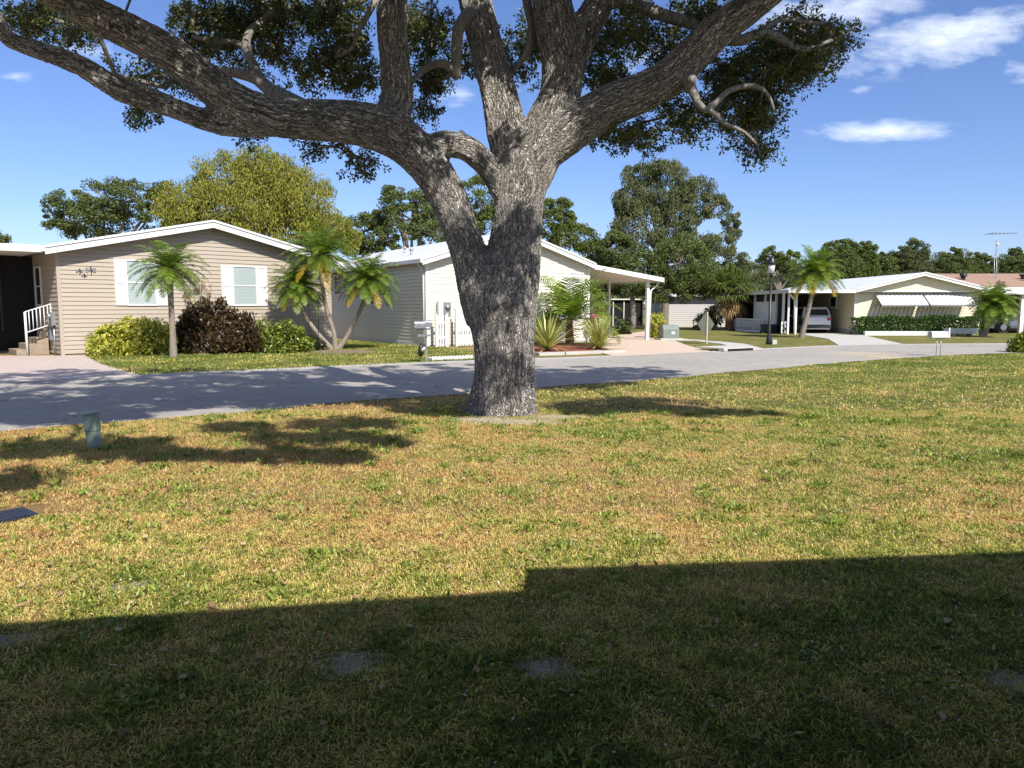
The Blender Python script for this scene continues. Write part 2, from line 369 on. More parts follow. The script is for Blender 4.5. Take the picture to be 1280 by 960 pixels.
# ------------------------------------------------------------------ leaf geometry
def leafgeo(cen, L, W, rs=RS, dirs=None, nrm=None):
    """rhombus leaves at the points cen; returns verts, quads"""
    n = len(cen)
    d = rs.normal(size=(n, 3)) if dirs is None else np.array(dirs, float)
    d /= np.linalg.norm(d, axis=1)[:, None]+1e-9
    r = rs.normal(size=(n, 3)) if nrm is None else np.array(nrm, float)
    s = np.cross(d, r); s /= np.linalg.norm(s, axis=1)[:, None]+1e-9
    L = (np.ones(n)*L*rs.uniform(.7, 1.3, n))[:, None]; W = (np.ones(n)*W*rs.uniform(.8, 1.2, n))[:, None]
    V = np.empty((n, 4, 3)); V[:, 0] = cen-d*L/2; V[:, 1] = cen+s*W/2-d*L*.05; V[:, 2] = cen+d*L/2; V[:, 3] = cen-s*W/2-d*L*.05
    return V.reshape(-1, 3), np.arange(4*n).reshape(-1, 4)
def ball(n, c, r, rs=RS, shell=0.):
    v = rs.normal(size=(n, 3)); v /= np.linalg.norm(v, axis=1)[:, None]
    k = rs.uniform(shell, 1, n)**(1/3.); return np.asarray(c)+v*k[:, None]*np.asarray(r)
def leaves_obj(name, cen, L, W, mat, parent, rs=RS, dirs=None, nrm=None, rnd=None):
    V, Q = leafgeo(cen, L, W, rs, dirs, nrm)
    return link(name, fastmesh(name, V, Q, rnd=rs.uniform(0, 1, len(Q)) if rnd is None else rnd), mat, parent)

# ------------------------------------------------------------------ ground, road, drives
def sheet(name, pts, z, mat, kind='structure', label=None):
    me = bpy.data.meshes.new(name); V = [(p[0], p[1], z) for p in pts]; me.from_pydata(V, [], [list(range(len(V)))]); me.update()
    if me.polygons[0].normal.z < 0: me.flip_normals()
    return tag(link(name, me, mat), kind=kind)
sheet('ground', [(-900, -60), (900, -60), (900, 1500), (-900, 1500)], 0, M['lawn'])
near = [(-420, 596), (-150, 560), (0, 540), (160, 527), (320, 514), (450, 502), (560, 494), (670, 485), (820, 474.5), (960, 461.5), (1050, 453.5), (1120, 448.5), (1190, 444.5), (1280, 441), (1420, 438), (1900, 436)]
far = [(-420, 498), (-200, 488), (0, 479), (160, 471.5), (320, 464), (450, 458), (533, 454.5), (600, 452), (670, 449.5), (760, 446.5), (860, 442), (940, 438), (1000, 435), (1060, 432.5), (1150, 431), (1280, 430), (1420, 429.5), (1900, 429)]
NE = [G(*p) for p in near]; FE = [G(*p) for p in far]
NE = list(spline(np.array(NE), np.ones(len(NE)), .5)[0]); FE = list(spline(np.array(FE), np.ones(len(FE)), .5)[0])
rs_ = np.random.RandomState(3)
NE = [p+np.array([0, rs_.normal()*.06, 0]) for p in NE]
ROAD = np.array(NE+FE[::-1])
def strip(name, A, B, z, mat):
    """quad strip between two resampled polylines"""
    A = resample(A, 160); B = resample(B, 160); V = np.vstack([np.c_[A[:, :2], np.full(160, z)], np.c_[B[:, :2], np.full(160, z)]])
    i = np.arange(159); Q = np.c_[i, i+1, i+161, i+160]
    me = fastmesh(name, V, Q); return tag(link(name, me, mat), kind='structure')
def resample(A, n):
    A = np.array(A); d = np.r_[0, np.cumsum(np.linalg.norm(np.diff(A, axis=0), axis=1))]; t = np.linspace(0, d[-1], n)
    return np.c_[[np.interp(t, d, A[:, k]) for k in range(3)]].T
strip('road', NE, FE, .012, M['asphalt'])
# concrete gutter along the far side of the road
def offset(A, o):
    A = np.array(A); T = np.gradient(A, axis=0); T /= np.linalg.norm(T, axis=1)[:, None]; N = np.c_[-T[:, 1], T[:, 0], T[:, 2]*0]; return A+N*o
FEa = resample(FE, 160)
g0 = offset(FEa, -.02); g1 = offset(FEa, .42)
V = []; prof = [(-.02, .013), (.0, .018), (.12, .014), (.26, .022), (.34, .024), (.36, .0)]
n = len(FEa); Vs = []
for o, z in prof: q = offset(FEa, o); Vs.append(np.c_[q[:, :2], np.full(n, z)])
V = np.vstack(Vs); Q = []
for k in range(len(prof)-1):
    i = np.arange(n-1); Q.append(np.c_[k*n+i, k*n+i+1, (k+1)*n+i+1, (k+1)*n+i])
tag(link('kerb', fastmesh('kerb', V, np.vstack(Q)), paint('gutter_concrete', (.42, .4, .375), .85, .25, 3., bumps=60)), kind='structure')
FRONT = [G(*p) for p in [(105, 446), (125, 456), (165, 471), (320, 464), (450, 458), (533, 454), (592, 451), (592, 440), (533, 432), (415, 424)]]
sheet('front_lawn', FRONT, .006, M['frontlawn'])
DRIVE1 = [G(*p) for p in [(-420, 445), (107, 445), (125, 455), (180, 470.5), (0, 479), (-200, 488), (-420, 498)]]
sheet('paver_driveway', DRIVE1, .016, M['paver1'])
DRIVE2 = [G(*p) for p in [(738, 424), (815, 413), (838, 424), (858, 432), (892, 440.5), (770, 446.5), (745, 440)]]
sheet('beige_driveway', DRIVE2, .02, M['paver2'])
DRIVE3 = [G(*p) for p in [(990, 411), (1066, 416), (1078, 419), (1132, 431.2), (1050, 433), (1035, 424), (993, 417)]]
sheet('concrete_driveway', DRIVE3, .02, M['concrete'])
sheet('side_walk', [G(*p) for p in [(846, 424), (880, 425.5), (930, 430), (960, 437.5), (938, 438.6), (900, 430)]], .018, M['concrete'])
sheet('concrete_path', [G(*p) for p in [(820, 421), (860, 424.2), (866, 427), (835, 426)]], .024, M['concrete'])
sheet('mulch_bed', [G(*p) for p in [(668, 431), (700, 430), (735, 432), (757, 436), (772, 440), (700, 442.5), (668, 443.5)]], .03, M['mulch'])
# white concrete border of the mulch bed
bd = MB(); q = [G(668, 444), G(700, 443), G(750, 441), G(778, 440.5)]
for a, b in zip(q[:-1], q[1:]):
    d = (b-a); L = np.linalg.norm(d[:2]); fr = Fr(a, d); bd.fbox(fr, 0, L-.01, 0, .35, 0, .09)
tag(bd.build('mulch_bed_border', M['concrete']), 'pale concrete border along the red mulch bed', 'garden border')
# storm drain inlet in the kerb
dr = empty('storm_drain', G(925, 438.5), 'pale concrete storm drain inlet with a dark opening in the kerb', 'storm drain')
fr = Fr(G(903, 439.5), G(935, 438)-G(903, 439.5)); Ld = np.linalg.norm((G(935, 438)-G(903, 439.5))[:2])
a = MB(); a.fbox(fr, -.2, Ld+.2, -1.1, .25, .1, .14); a.fbox(fr, -.2, 0, -.02, .245, .02, .099); a.fbox(fr, Ld, Ld+.2, -.02, .245, .02, .099); a.build('slab', M['concrete'], dr, .01)
a = MB(); a.fbox(fr, 0.01, Ld-.01, -.01, .23, .02, .098); a.build('opening', M['dark'], dr)
# yellowish stains on the road: painted marks of utility spray
for (x0, y0, x1, y1) in ((1064, 441, 1078, 443), (1105, 447, 1115, 450)):
    pass

# ------------------------------------------------------------------ the live oak
def limb(spec, step=.05):
    pts = np.array([P(a, b, c) for a, b, c, r in spec]); rad = np.array([r*c/F for a, b, c, r in spec]); return spline(pts, rad, step)
D0 = 11.35
LIMBS = {
 'trunk': [(627, 540, D0, 53), (627, 522, D0, 46), (628, 505, D0, 41.5), (630, 485, D0, 40), (631, 450, D0, 39.5), (629, 415, D0, 41), (628, 385, D0, 43), (634, 350, D0, 38), (642, 318, D0, 33), (646, 285, D0, 30), (649, 255, D0, 30), (652, 225, D0+.02, 33), (655, 200, D0+.05, 31), (656, 185, D0+.08, 18)],
 'left': [(612, 400, D0, 30), (604, 370, D0, 30), (596, 345, D0-.03, 27), (586, 316, D0-.06, 22.5), (573, 280, D0-.1, 22.5), (558, 243, D0-.15, 23), (536, 208, D0-.25, 25), (506, 178, D0-.4, 27), (470, 160, D0-.6, 27), (430, 152, D0-.8, 26), (390, 150, D0-1., 25), (345, 146, D0-1.3, 24), (305, 134, D0-1.5, 23), (265, 108, D0-1.7, 23), (230, 80, D0-1.9, 22.5), (205, 62, D0-2.05, 22), (150, 34, D0-2.3, 21.5), (105, 12, D0-2.6, 21), (60, -15, D0-2.9, 20), (-10, -60, D0-3.3, 17), (-110, -110, D0-3.7, 12)],
 'lowleft': [(330, 152, D0-1.3, 18), (290, 156, D0-1.5, 14), (260, 151, D0-1.6, 12.5), (225, 138, D0-1.8, 12), (190, 125, D0-1.9, 13), (155, 114, D0-2.05, 14), (130, 100, D0-2.2, 13), (100, 82, D0-2.3, 12), (70, 70, D0-2.4, 11.5), (35, 58, D0-2.5, 10.5), (8, 46, D0-2.6, 9.5), (-12, 10, D0-2.7, 9), (-40, -40, D0-2.8, 8), (-90, -90, D0-2.9, 6)],
 'upleft': [(492, 158, D0-.5, 22), (493, 138, D0-.5, 21.5), (497, 112, D0-.5, 19.5), (494, 80, D0-.5, 18.5), (491, 50, D0-.5, 18.5), (490, 10, D0-.5, 19), (491, -40, D0-.4, 18), (505, -110, D0-.3, 15), (495, -190, D0-.3, 11)],
 'bridge': [(530, 188, D0-.25, 15), (552, 180, D0-.25, 16), (580, 184, D0-.22, 15.5), (600, 198, D0-.15, 15), (618, 220, D0-.05, 15), (632, 248, D0, 14)],
 'mid': [(650, 235, D0+.05, 20), (641, 190, D0+.1, 26), (633, 161, D0+.12, 24.5), (624, 118, D0+.2, 21.5), (614, 82, D0+.25, 21), (603, 40, D0+.3, 20.5), (594, 0, D0+.4, 20), (585, -60, D0+.5, 18), (590, -140, D0+.7, 14), (570, -220, D0+.9, 9)],
 'right': [(655, 225, D0+.05, 30), (670, 190, D0+.05, 32), (688, 155, D0+.05, 31), (700, 120, D0+.1, 26.5), (703, 85, D0+.1, 25), (699, 50, D0+.1, 24), (692, 15, D0+.1, 23), (686, -25, D0+.1, 22), (680, -90, D0+.2, 18), (690, -170, D0+.3, 13), (700, -240, D0+.4, 9)],
 'fork': [(706, 100, D0+.1, 20), (717, 70, D0+.15, 19), (728, 42, D0+.2, 19), (745, 12, D0+.2, 18), (765, -20, D0+.25, 16), (800, -80, D0+.4, 13), (850, -130, D0+.6, 9)],
 'farright': [(664, 205, D0+.03, 20), (686, 183, D0, 26), (710, 164, D0-.05, 27), (735, 147, D0-.1, 25.5), (765, 131, D0-.2, 24), (797, 118, D0-.3, 23), (835, 98, D0-.45, 22), (866, 69, D0-.6, 21), (898, 38, D0-.75, 20), (935, 11, D0-.9, 18.5), (975, -20, D0-1.1, 16), (1030, -75, D0-1.3, 12), (1100, -120, D0-1.6, 8)],
 'root1': [(622, 455, D0, 18), (612, 485, D0-.03, 22), (602, 506, D0-.1, 19), (597, 522, D0-.15, 16), (592, 538, D0-.2, 12)],
 'root2': [(640, 450, D0, 16), (650, 480, D0-.06, 20), (655, 506, D0-.15, 16), (659, 522, D0-.2, 14), (664, 536, D0-.2, 9)],
 'root3': [(630, 440, D0, 18), (628, 480, D0-.14, 20), (625, 508, D0-.26, 17), (622, 524, D0-.34, 14), (619, 538, D0-.38, 10)],
}
SMALL = {
 'a': [(385, 138, D0-1, 11), (365, 127, D0-.95, 10), (337, 112, D0-.9, 8.5), (320, 98, D0-.9, 7.5), (300, 92, D0-.9, 6.5), (275, 88, D0-.85, 5), (240, 78, D0-.8, 3.5), (210, 84, D0-.8, 2)],
 'a2': [(325, 102, D0-.9, 7), (318, 84, D0-.8, 6), (308, 62, D0-.7, 5.5), (312, 40, D0-.6, 5), (330, 25, D0-.5, 4), (350, 5, D0-.5, 3.5), (358, -20, D0-.5, 3)],
 'a3': [(312, 62, D0-.7, 4), (290, 52, D0-.6, 3.5), (268, 52, D0-.6, 3), (240, 45, D0-.6, 2)],
 'b': [(396, 12, D0+.2, 2), (420, 8, D0+.2, 3), (445, 4, D0+.2, 3.5), (470, -10, D0+.2, 4)],
 'b2': [(470, -2, D0-.6, 4), (460, 18, D0-.6, 3.6), (448, 38, D0-.6, 3), (440, 60, D0-.6, 2.2), (418, 72, D0-.6, 1.6)],
 'c': [(596, 12, D0+.3, 9), (583, 20, D0+.1, 8), (573, 38, D0-.0, 7), (571, 60, D0-.0, 7), (571, 80, D0-.0, 6.5), (569, 94, D0-.0, 6.5), (566, 97, D0, 4)],
 'c2': [(570, 92, D0, 6), (560, 82, D0, 5), (549, 79, D0, 5), (535, 84, D0+.1, 4), (520, 96, D0+.1, 3), (512, 110, D0+.1, 2)],
 'd': [(656, -20, D0+.3, 6), (660, 10, D0+.3, 5.5), (665, 30, D0+.3, 5.5), (663, 55, D0+.3, 5), (655, 72, D0+.3, 4), (640, 90, D0+.3, 2.5)],
 'e': [(758, 0, D0+.2, 12), (778, 0, D0+.2, 8.5), (805, 10, D0+.1, 8), (832, 20, D0, 7.5), (860, 28, D0, 7), (885, 40, D0, 5)],
 'f': [(856, 96, D0-.6, 9), (864, 108, D0-.75, 6), (871, 126, D0-.8, 5), (882, 137, D0-.8, 4.5), (895, 128, D0-.8, 4), (912, 113, D0-.8, 3.5), (942, 107, D0-.8, 3), (960, 118, D0-.8, 2), (968, 140, D0-.8, 1.5)],
 'f1': [(860, 112, D0-.7, 6), (863, 102, D0-.85, 6), (866, 98, D0-.95, 5)],
 'f2': [(884, 136, D0-.8, 4), (895, 143, D0-.8, 3.5), (905, 154, D0-.8, 2.5), (930, 165, D0-.8, 2), (945, 180, D0-.8, 1.5)],
 'g': [(910, 50, D0-.6, 7), (928, 50, D0-.6, 6.5), (946, 43, D0-.6, 6), (969, 45, D0-.6, 5.5), (990, 58, D0-.6, 4.5), (1010, 62, D0-.6, 3), (1040, 50, D0-.6, 2)],
 'h': [(945, 43, D0-.6, 4), (975, 25, D0-.4, 3), (1010, 28, D0-.4, 2.4), (1045, 30, D0-.4, 1.6)],
 'i': [(578, 176, D0-.22, 9), (577, 168, D0-.22, 5), (574, 165, D0-.22, 3)],
}
oak = empty('live_oak_tree', (G(627, 520)[0], D0, 0), 'huge live oak with furrowed grey bark on the dry lawn beside the road', 'tree')
big = MB(); samples = []
for k, spec in LIMBS.items():
    pts, rad = limb(spec)
    rr = np.random.RandomState(len(k)*7+3)
    wob = np.convolve(rr.normal(size=len(rad)+40), np.ones(21)/21, 'same')[20:20+len(rad)]
    rad = rad*(1+.12*wob)
    V, Fc = tube_geo(pts, rad, 20); big.add(V, Fc)
    T, N, B = frames(pts); s = np.r_[0, np.cumsum(np.linalg.norm(np.diff(pts, axis=0), axis=1))]
    if samples:
        aP = np.vstack([q[0] for q in samples]); aS = np.concatenate([q[5] for q in samples]); s = s+aS[np.linalg.norm(aP-pts[3], axis=1).argmin()]*(-1 if k.startswith('root') else 1) if not k.startswith('root') else aS[np.linalg.norm(aP-pts[0], axis=1).argmin()]-s
    samples.append((pts, rad, T, N, B, s))
# the swollen collar with the heart shaped scar where the left vertical limb joins
def torus(mb, c, nrm, R, r, sx=1., n=28, m=10):
    nrm = np.array(nrm, float); nrm /= np.linalg.norm(nrm); a = np.cross(nrm, [0, 0, 1]); a /= np.linalg.norm(a); b = np.cross(a, nrm); V = []; Fc = []
    for i in range(n):
        t = 2*PI*i/n; cc = c+a*math.cos(t)*R*sx+b*math.sin(t)*R; rd = (a*math.cos(t)+b*math.sin(t))
        for j in range(m):
            u = 2*PI*j/m; V.append(cc+rd*r*math.cos(u)+nrm*r*math.sin(u))
    for i in range(n):
        for j in range(m): Fc.append([i*m+j, ((i+1) % n)*m+j, ((i+1) % n)*m+(j+1) % m, i*m+(j+1) % m])
    mb.add(V, Fc)
kp = P(493, 150, D0-.78); torus(big, kp, (0.05, -1, .1), .15, .045, 1.2); torus(big, kp+np.array([.03, -.03, 0]), (0.05, -1, .1), .05, .03)
torus(big, P(704, 150, D0-.32), (.1, -1, 0), .05, .025, .8); torus(big, P(741, 146, D0-.32), (.6, -1, 0), .17, .04, .5)
o = big.build('trunk', None, None)
o.data.materials.clear()
md = o.modifiers.new('r', 'REMESH'); md.mode = 'VOXEL'; md.voxel_size = .024
sm = o.modifiers.new('s', 'SMOOTH'); sm.iterations = 11; sm.factor = .6
dg = bpy.context.evaluated_depsgraph_get(); me = bpy.data.meshes.new_from_object(o.evaluated_get(dg)); bpy.data.objects.remove(o)
nv = len(me.vertices); co = np.empty(nv*3, np.float32); me.vertices.foreach_get('co', co); co = co.reshape(-1, 3).astype(float)
SP = np.vstack([s[0] for s in samples]); SR = np.concatenate([s[1] for s in samples]); SN = np.vstack([s[3] for s in samples]); SB = np.vstack([s[4] for s in samples]); ST = np.vstack([s[2] for s in samples]); SS = np.concatenate([s[5] for s in samples])
bark = np.empty((nv, 3))
for i in range(0, nv, 8000):
    c = co[i:i+8000]; d = np.sqrt(((c[:, None, :]-SP[None])**2).sum(2))
    e = np.abs(d-SR[None])+.15*d; j = e.argmin(1); off = c-SP[j]
    bark[i:i+8000, 0] = (off*SN[j]).sum(1); bark[i:i+8000, 1] = (off*SB[j]).sum(1); bark[i:i+8000, 2] = SS[j]+(off*ST[j]).sum(1)
ed_ = np.empty(len(me.edges)*2, np.int32); me.edges.foreach_get('vertices', ed_); ed_ = ed_.reshape(-1, 2)
el2 = np.linalg.norm(co[ed_[:, 0]]-co[ed_[:, 1]], axis=1); jb = np.linalg.norm(bark[ed_[:, 0]]-bark[ed_[:, 1]], axis=1); bad = jb > el2*1.8+.02
seam = np.zeros(nv); seam[ed_[bad].ravel()] = 1.
for _k in range(2):
    s2 = seam.copy(); np.maximum.at(s2, ed_[:, 0], seam[ed_[:, 1]]*.6); np.maximum.at(s2, ed_[:, 1], seam[ed_[:, 0]]*.6); seam = s2
sa_ = me.attributes.new('seam', 'FLOAT', 'POINT'); sa_.data.foreach_set('value', seam.astype(np.float32))
at = me.attributes.new('bark', 'FLOAT_VECTOR', 'POINT'); at.data.foreach_set('vector', bark.astype(np.float32).ravel())
me.polygons.foreach_set('use_smooth', np.ones(len(me.polygons), bool))
link('trunk', me, M['bark'], oak)

# foliage of the oak: masses seen in the photo (px, py, rx, ry, number of sprays)
VIS = [(35, 22, 26, 18, 10), (90, 38, 40, 26, 16), (75, 10, 50, 12, 10), (205, 100, 36, 22, 10), (175, 138, 20, 14, 5), (160, 92, 24, 12, 3), (260, 40, 55, 42, 34), (330, 30, 60, 35, 30), (250, 95, 24, 18, 7),
       (330, 75, 40, 18, 10), (380, 85, 20, 28, 10), (420, 55, 40, 55, 34), (370, 12, 60, 14, 14), (445, 95, 25, 22, 10), (322, 176, 16, 6, 2), (392, 186, 14, 8, 3), (418, 182, 14, 8, 2), (458, 206, 12, 16, 5), (430, 10, 40, 12, 8),
       (531, 45, 24, 42, 20), (540, 100, 20, 30, 14), (533, 140, 15, 16, 5), (515, 20, 20, 20, 8), (585, 72, 13, 20, 6), (560, 35, 12, 16, 3), (650, 60, 28, 26, 11), (655, 88, 22, 12, 4), (675, 40, 14, 30, 6),
       (760, 60, 26, 26, 12), (765, 100, 28, 20, 11), (800, 40, 36, 30, 16), (745, 85, 12, 24, 5), (830, 60, 26, 22, 9), (770, 12, 40, 12, 6), (765, 170, 32, 15, 11), (800, 165, 26, 22, 7), (815, 190, 12, 8, 2), (850, 155, 26, 18, 10), (838, 128, 22, 10, 5),
       (905, 95, 30, 24, 14), (870, 30, 36, 20, 12), (930, 115, 36, 26, 18), (925, 155, 36, 18, 12), (945, 185, 16, 20, 8), (960, 140, 28, 22, 12), (900, 15, 30, 14, 6), (965, 75, 44, 26, 26), (1010, 80, 34, 24, 18), (1040, 45, 30, 18, 11), (990, 50, 44, 20, 18), (890, 128, 20, 14, 5), (975, 100, 20, 14, 6), (1000, 28, 30, 12, 4)]
cl = []; rs = np.random.RandomState(5)
for (a, b, rx, ry, k) in VIS:
    for _ in range(k):
        t = rs.uniform(0, 2*PI); q = math.sqrt(rs.uniform()); dep = rs.uniform(11.9, 13.6) if 480 < a < 800 else rs.uniform(10.7, 13.0)
        cl.append(P(a+rx*q*math.cos(t)*.85, b+ry*q*math.sin(t)*.85, dep))
nvis = len(cl)
# the rest of the crown above the frame: where its shade falls on the lawn and the road
def trace_up(g, h): return np.array(g)+np.array([-SH[0]*h, -SH[1]*h, h])
SHADE = [ # ellipses on the photo's ground plane: px, py, rx, ry, number
 (90, 500, 200, 16, 75), (250, 485, 150, 14, 60), (60, 518, 120, 12, 40), (330, 500, 90, 10, 34), (430, 488, 100, 16, 55), (560, 478, 90, 12, 45), (520, 500, 60, 8, 18), (700, 474, 90, 13, 45), (790, 468, 60, 7, 20),
 (40, 562, 45, 9, 13), (130, 566, 55, 7, 14), (210, 568, 60, 6, 14), (160, 555, 60, 4, 8), (330, 570, 50, 5, 12), (420, 572, 50, 5, 11), (380, 548, 70, 5, 16), (300, 535, 40, 5, 9), (430, 530, 60, 6, 15), (480, 552, 30, 5, 6), (15, 600, 30, 8, 7), (560, 512, 60, 6, 12), (800, 507, 80, 8, 16), (900, 516, 70, 4, 9), (730, 512, 40, 7, 8), (640, 460, 180, 5, 18), (240, 466, 240, 5, 22), (20, 475, 80, 6, 14)]
for (a, b, rx, ry, k) in SHADE:
    k = int(k*(2.5 if b < 522 else 1.25))
    for _ in range(k):
        for tries in range(30):
            t = rs.uniform(0, 2*PI); q = math.sqrt(rs.uniform()); g = G(a+rx*q*math.cos(t), b+ry*q*math.sin(t))
            h = rs.uniform(5.2, 9.5); c = trace_up(g, h); X, Y, d = proj(c)
            if c[1] < 1.5: continue
            tq = (D0-.4-c[1])/SH[1]; qx = c[0]+SH[0]*tq; qz = c[2]-tq
            if tq > 0 and -1.3 < qx < 1.1 and .2 < qz < 5.5 and rs.uniform() < .95: continue
            if Y < -40 and abs(c[0]+.5) < 11 and c[1] < 19: cl.append(c); break
# shade on the trunk itself from sprays above the frame
for _ in range(5):
    z = rs.uniform(.6, 4.4); g = np.array([rs.uniform(-.75, .55), D0-.4, z])
    if z < .75 or (3.0 < z < 3.5 and g[0] > -.05): continue
    h = rs.uniform(3.6, 6.5)-z*.3; c = g+np.array([-SH[0]*h, -SH[1]*h, h]); X, Y, d = proj(c)
    if Y < -30: cl.append(c)
cl = np.array(cl)
# sprays tied into twigs: each joins the nearest wood already there
br = MB()
for k, spec in SMALL.items():
    pts, rad = limb(spec, .08); br.tube(pts, list(rad), 9)
    SP = np.vstack([SP, pts]); SR = np.r_[SR, rad]
wood = [tuple(p) for p in SP[::3]]; W = np.array(wood); parent = [-1]*len(W); load = [0]*len(W)
dmin = np.array([np.min(np.linalg.norm(W-c, axis=1)) for c in cl]); order = np.argsort(dmin)
Wl = list(W); idx = []
for ci in order:
    c = cl[ci]; A = np.array(Wl); d = np.linalg.norm(A-c, axis=1); j = int(d.argmin())
    L = d[j]; n = max(1, int(L/.35)); prev = j
    for q in range(1, n+1):
        p = A[j]*(1-q/n)+c*(q/n)
        if q < n: p = p+rs.normal(size=3)*.05*min(L, 1.5)
        Wl.append(p); parent.append(prev); load.append(0); prev = len(Wl)-1
    k = prev
    while k != -1: load[k] += 1; k = parent[k]
tw = MB()
Wl = np.array(Wl)
for i in range(len(W), len(Wl)):
    j = parent[i]; r1 = .0045*math.sqrt(load[i])+.002; r0 = r1 if j < len(W) else .0045*math.sqrt(load[j])+.002
    br.tube([Wl[j], Wl[i]], [min(r0, .1), min(r1, .1)], 5, cap=False)
br.build('branches', M['barkplain'], oak)
# leaves: each spray is several small tufts
LC = []; LD = []
for i, c in enumerate(cl):
    vis = i < nvis
    nt = rs.randint(8, 14) if vis else rs.randint(6, 10); R = rs.uniform(.2, .37) if vis else rs.uniform(.18, .34)
    tc = ball(nt, c, (R, R, R*.8), rs)
    for t in tc:
        m = rs.randint(16, 27) if vis else rs.randint(10, 15); tr = rs.uniform(.06, .11) if vis else .15
        LC.append(ball(m, t, (tr, tr, tr), rs)); dd = LC[-1]-t+rs.normal(size=(m, 3))*.03+np.array([0, 0, -.02]); LD.append(dd)
    LC[-1] = LC[-1]
LC = np.vstack(LC); LD = np.vstack(LD)
X, Y, dd = proj(LC); visl = (Y > -60)
sz = np.where(visl, .055, .14)
leaves_obj('crown', LC, sz, sz*.5, M['oakleaf'], oak, rs, dirs=LD)
print('oak leaves', len(LC))
# ------------------------------------------------------------------ trees, palms, shrubs
def far_tree(name, label, d, ells, mat, trunk_px, leaf, nleaf, seed, group=None, cat='tree', hang=0., tuft=.75, trmat='trunkgrey', trunk_r=.28):
    leaf *= .78; nleaf = int(nleaf*1.5); rs = np.random.RandomState(seed)
    bx = P(trunk_px, 384, d)[0]; root = empty(name, (bx, d, 0), label, cat, group)
    cs = []; w = []; tot = sum(e[2]*e[3] for e in ells)
    tb = MB(); top = max(P(e[0], e[1], d)[2] for e in ells)
    mid = [bx, d, top*.45]
    tb.tube(*spline([[bx, d, -.1], [bx+.1, d, top*.2], mid], [trunk_r*1.25, trunk_r, trunk_r*.75], .5), n=8)
    L = []; D = []
    for (a, b, rx, ry) in ells:
        c = P(a, b, d+rs.uniform(-.5, .5)); Rx = rx*d/F; Rz = ry*d/F; Ry = (Rx+Rz)*.42
        tb.tube(*spline([mid, [(mid[0]+c[0])/2, d, (mid[2]+c[2])/2-.15*Rz], list(c)], [trunk_r*.55, trunk_r*.35, trunk_r*.1], .5), n=6)
        share = rx*ry/tot; m = 120; nk = max(12, int(share*nleaf*1.25/m)); cap_ = 2000
        cc = ball(nk, c, (Rx*rs.uniform(.9, 1.1), Ry, Rz*rs.uniform(.9, 1.15)), rs, shell=.35)
        for q in cc:
            tr = tuft*rs.uniform(.45, 1.)*min(1., .3+Rx*.28)
            pts = ball(m, q, (tr, tr, tr*(.7+hang)), rs)
            L.append(pts); dv = rs.normal(size=(m, 3))
            if hang: dv = dv*.35+np.array([0, 0, -1.])
            D.append(dv)
        for q in cc[::4]: tb.tube([c, q], [trunk_r*.12, .02], 5, cap=False)
    tb.build('trunk', M[trmat], root)
    L = np.vstack(L); L[:, 2] = np.maximum(L[:, 2], .3)
    leaves_obj('crown', L, leaf, leaf*(.5 if not hang else .42), M[mat], root, rs, dirs=np.vstack(D))
    return root
T = far_tree
g_ = 'trees behind the houses'
T('oak_tree', 'dark green spreading oak behind the tan home, left of the yellow cypress', 48, [(90, 262, 30, 26), (130, 250, 34, 24), (165, 245, 30, 18), (195, 262, 28, 26), (120, 275, 55, 22), (205, 240, 20, 12), (68, 268, 14, 18)], 'farleaf', 130, .2, 15000, 21, g_)
T('oak_tree', 'sliver of dark tree foliage at the left edge above the white carport roof', 60, [(-25, 300, 34, 12)], 'farleaf', -20, .22, 2500, 22, g_)
T('cypress_tree', 'broad yellow-green weeping cypress rising behind the gable of the tan home', 44, [(320, 210, 30, 20), (285, 225, 40, 25), (345, 225, 40, 28), (235, 255, 40, 22), (300, 260, 75, 30), (375, 250, 45, 28), (405, 285, 40, 26), (220, 270, 30, 18), (430, 300, 20, 16), (340, 290, 80, 25)], 'cypress', 320, .2, 42000, 23, g_, hang=.5, tuft=.75)
T('oak_tree', 'small dark green tree just right of the yellow cypress', 52, [(455, 290, 30, 24), (470, 275, 20, 14), (440, 305, 20, 15)], 'farleaf', 455, .2, 8000, 24, g_)
T('oak_tree', 'tall leafy tree with a ragged top just left of the oak trunk', 50, [(500, 250, 24, 16), (515, 275, 34, 24), (535, 262, 24, 22), (490, 240, 12, 8), (545, 290, 30, 18), (480, 300, 20, 14)], 'farleaf', 515, .2, 11000, 25, g_)
T('oak_tree', 'fresh green tree seen between the two lowest limbs of the oak', 55, [(600, 250, 32, 28), (620, 285, 40, 28), (660, 270, 24, 24), (580, 285, 24, 24)], 'farleaf2', 605, .22, 12000, 26, g_)
T('oak_tree', 'fresh green tree sloping down right of the oak trunk behind the cream gable', 56, [(690, 275, 28, 25), (715, 300, 32, 20), (700, 262, 18, 14), (740, 318, 24, 16)], 'farleaf2', 700, .22, 10000, 27, g_)
T('moss_oak_tree', 'tallest grey-green oak draped with moss behind the carport of the cream home', 60, [(800, 220, 20, 15), (832, 216, 24, 12), (788, 248, 22, 22), (835, 244, 32, 18), (868, 238, 24, 13), (800, 285, 32, 28), (848, 272, 28, 15), (892, 258, 20, 13), (914, 284, 10, 20), (900, 306, 22, 10), (858, 306, 34, 18)], 'mossleaf', 830, .24, 32000, 28, g_, hang=.25, tuft=.85, trunk_r=.3)
T('oak_tree', 'shady green oak filling the gap behind the carport posts of the cream home', 54, [(770, 315, 28, 26), (800, 340, 36, 26), (850, 330, 40, 34), (880, 350, 40, 20), (760, 350, 30, 20), (835, 360, 40, 14)], 'farleaf', 790, .22, 32000, 29, g_, trunk_r=.22)
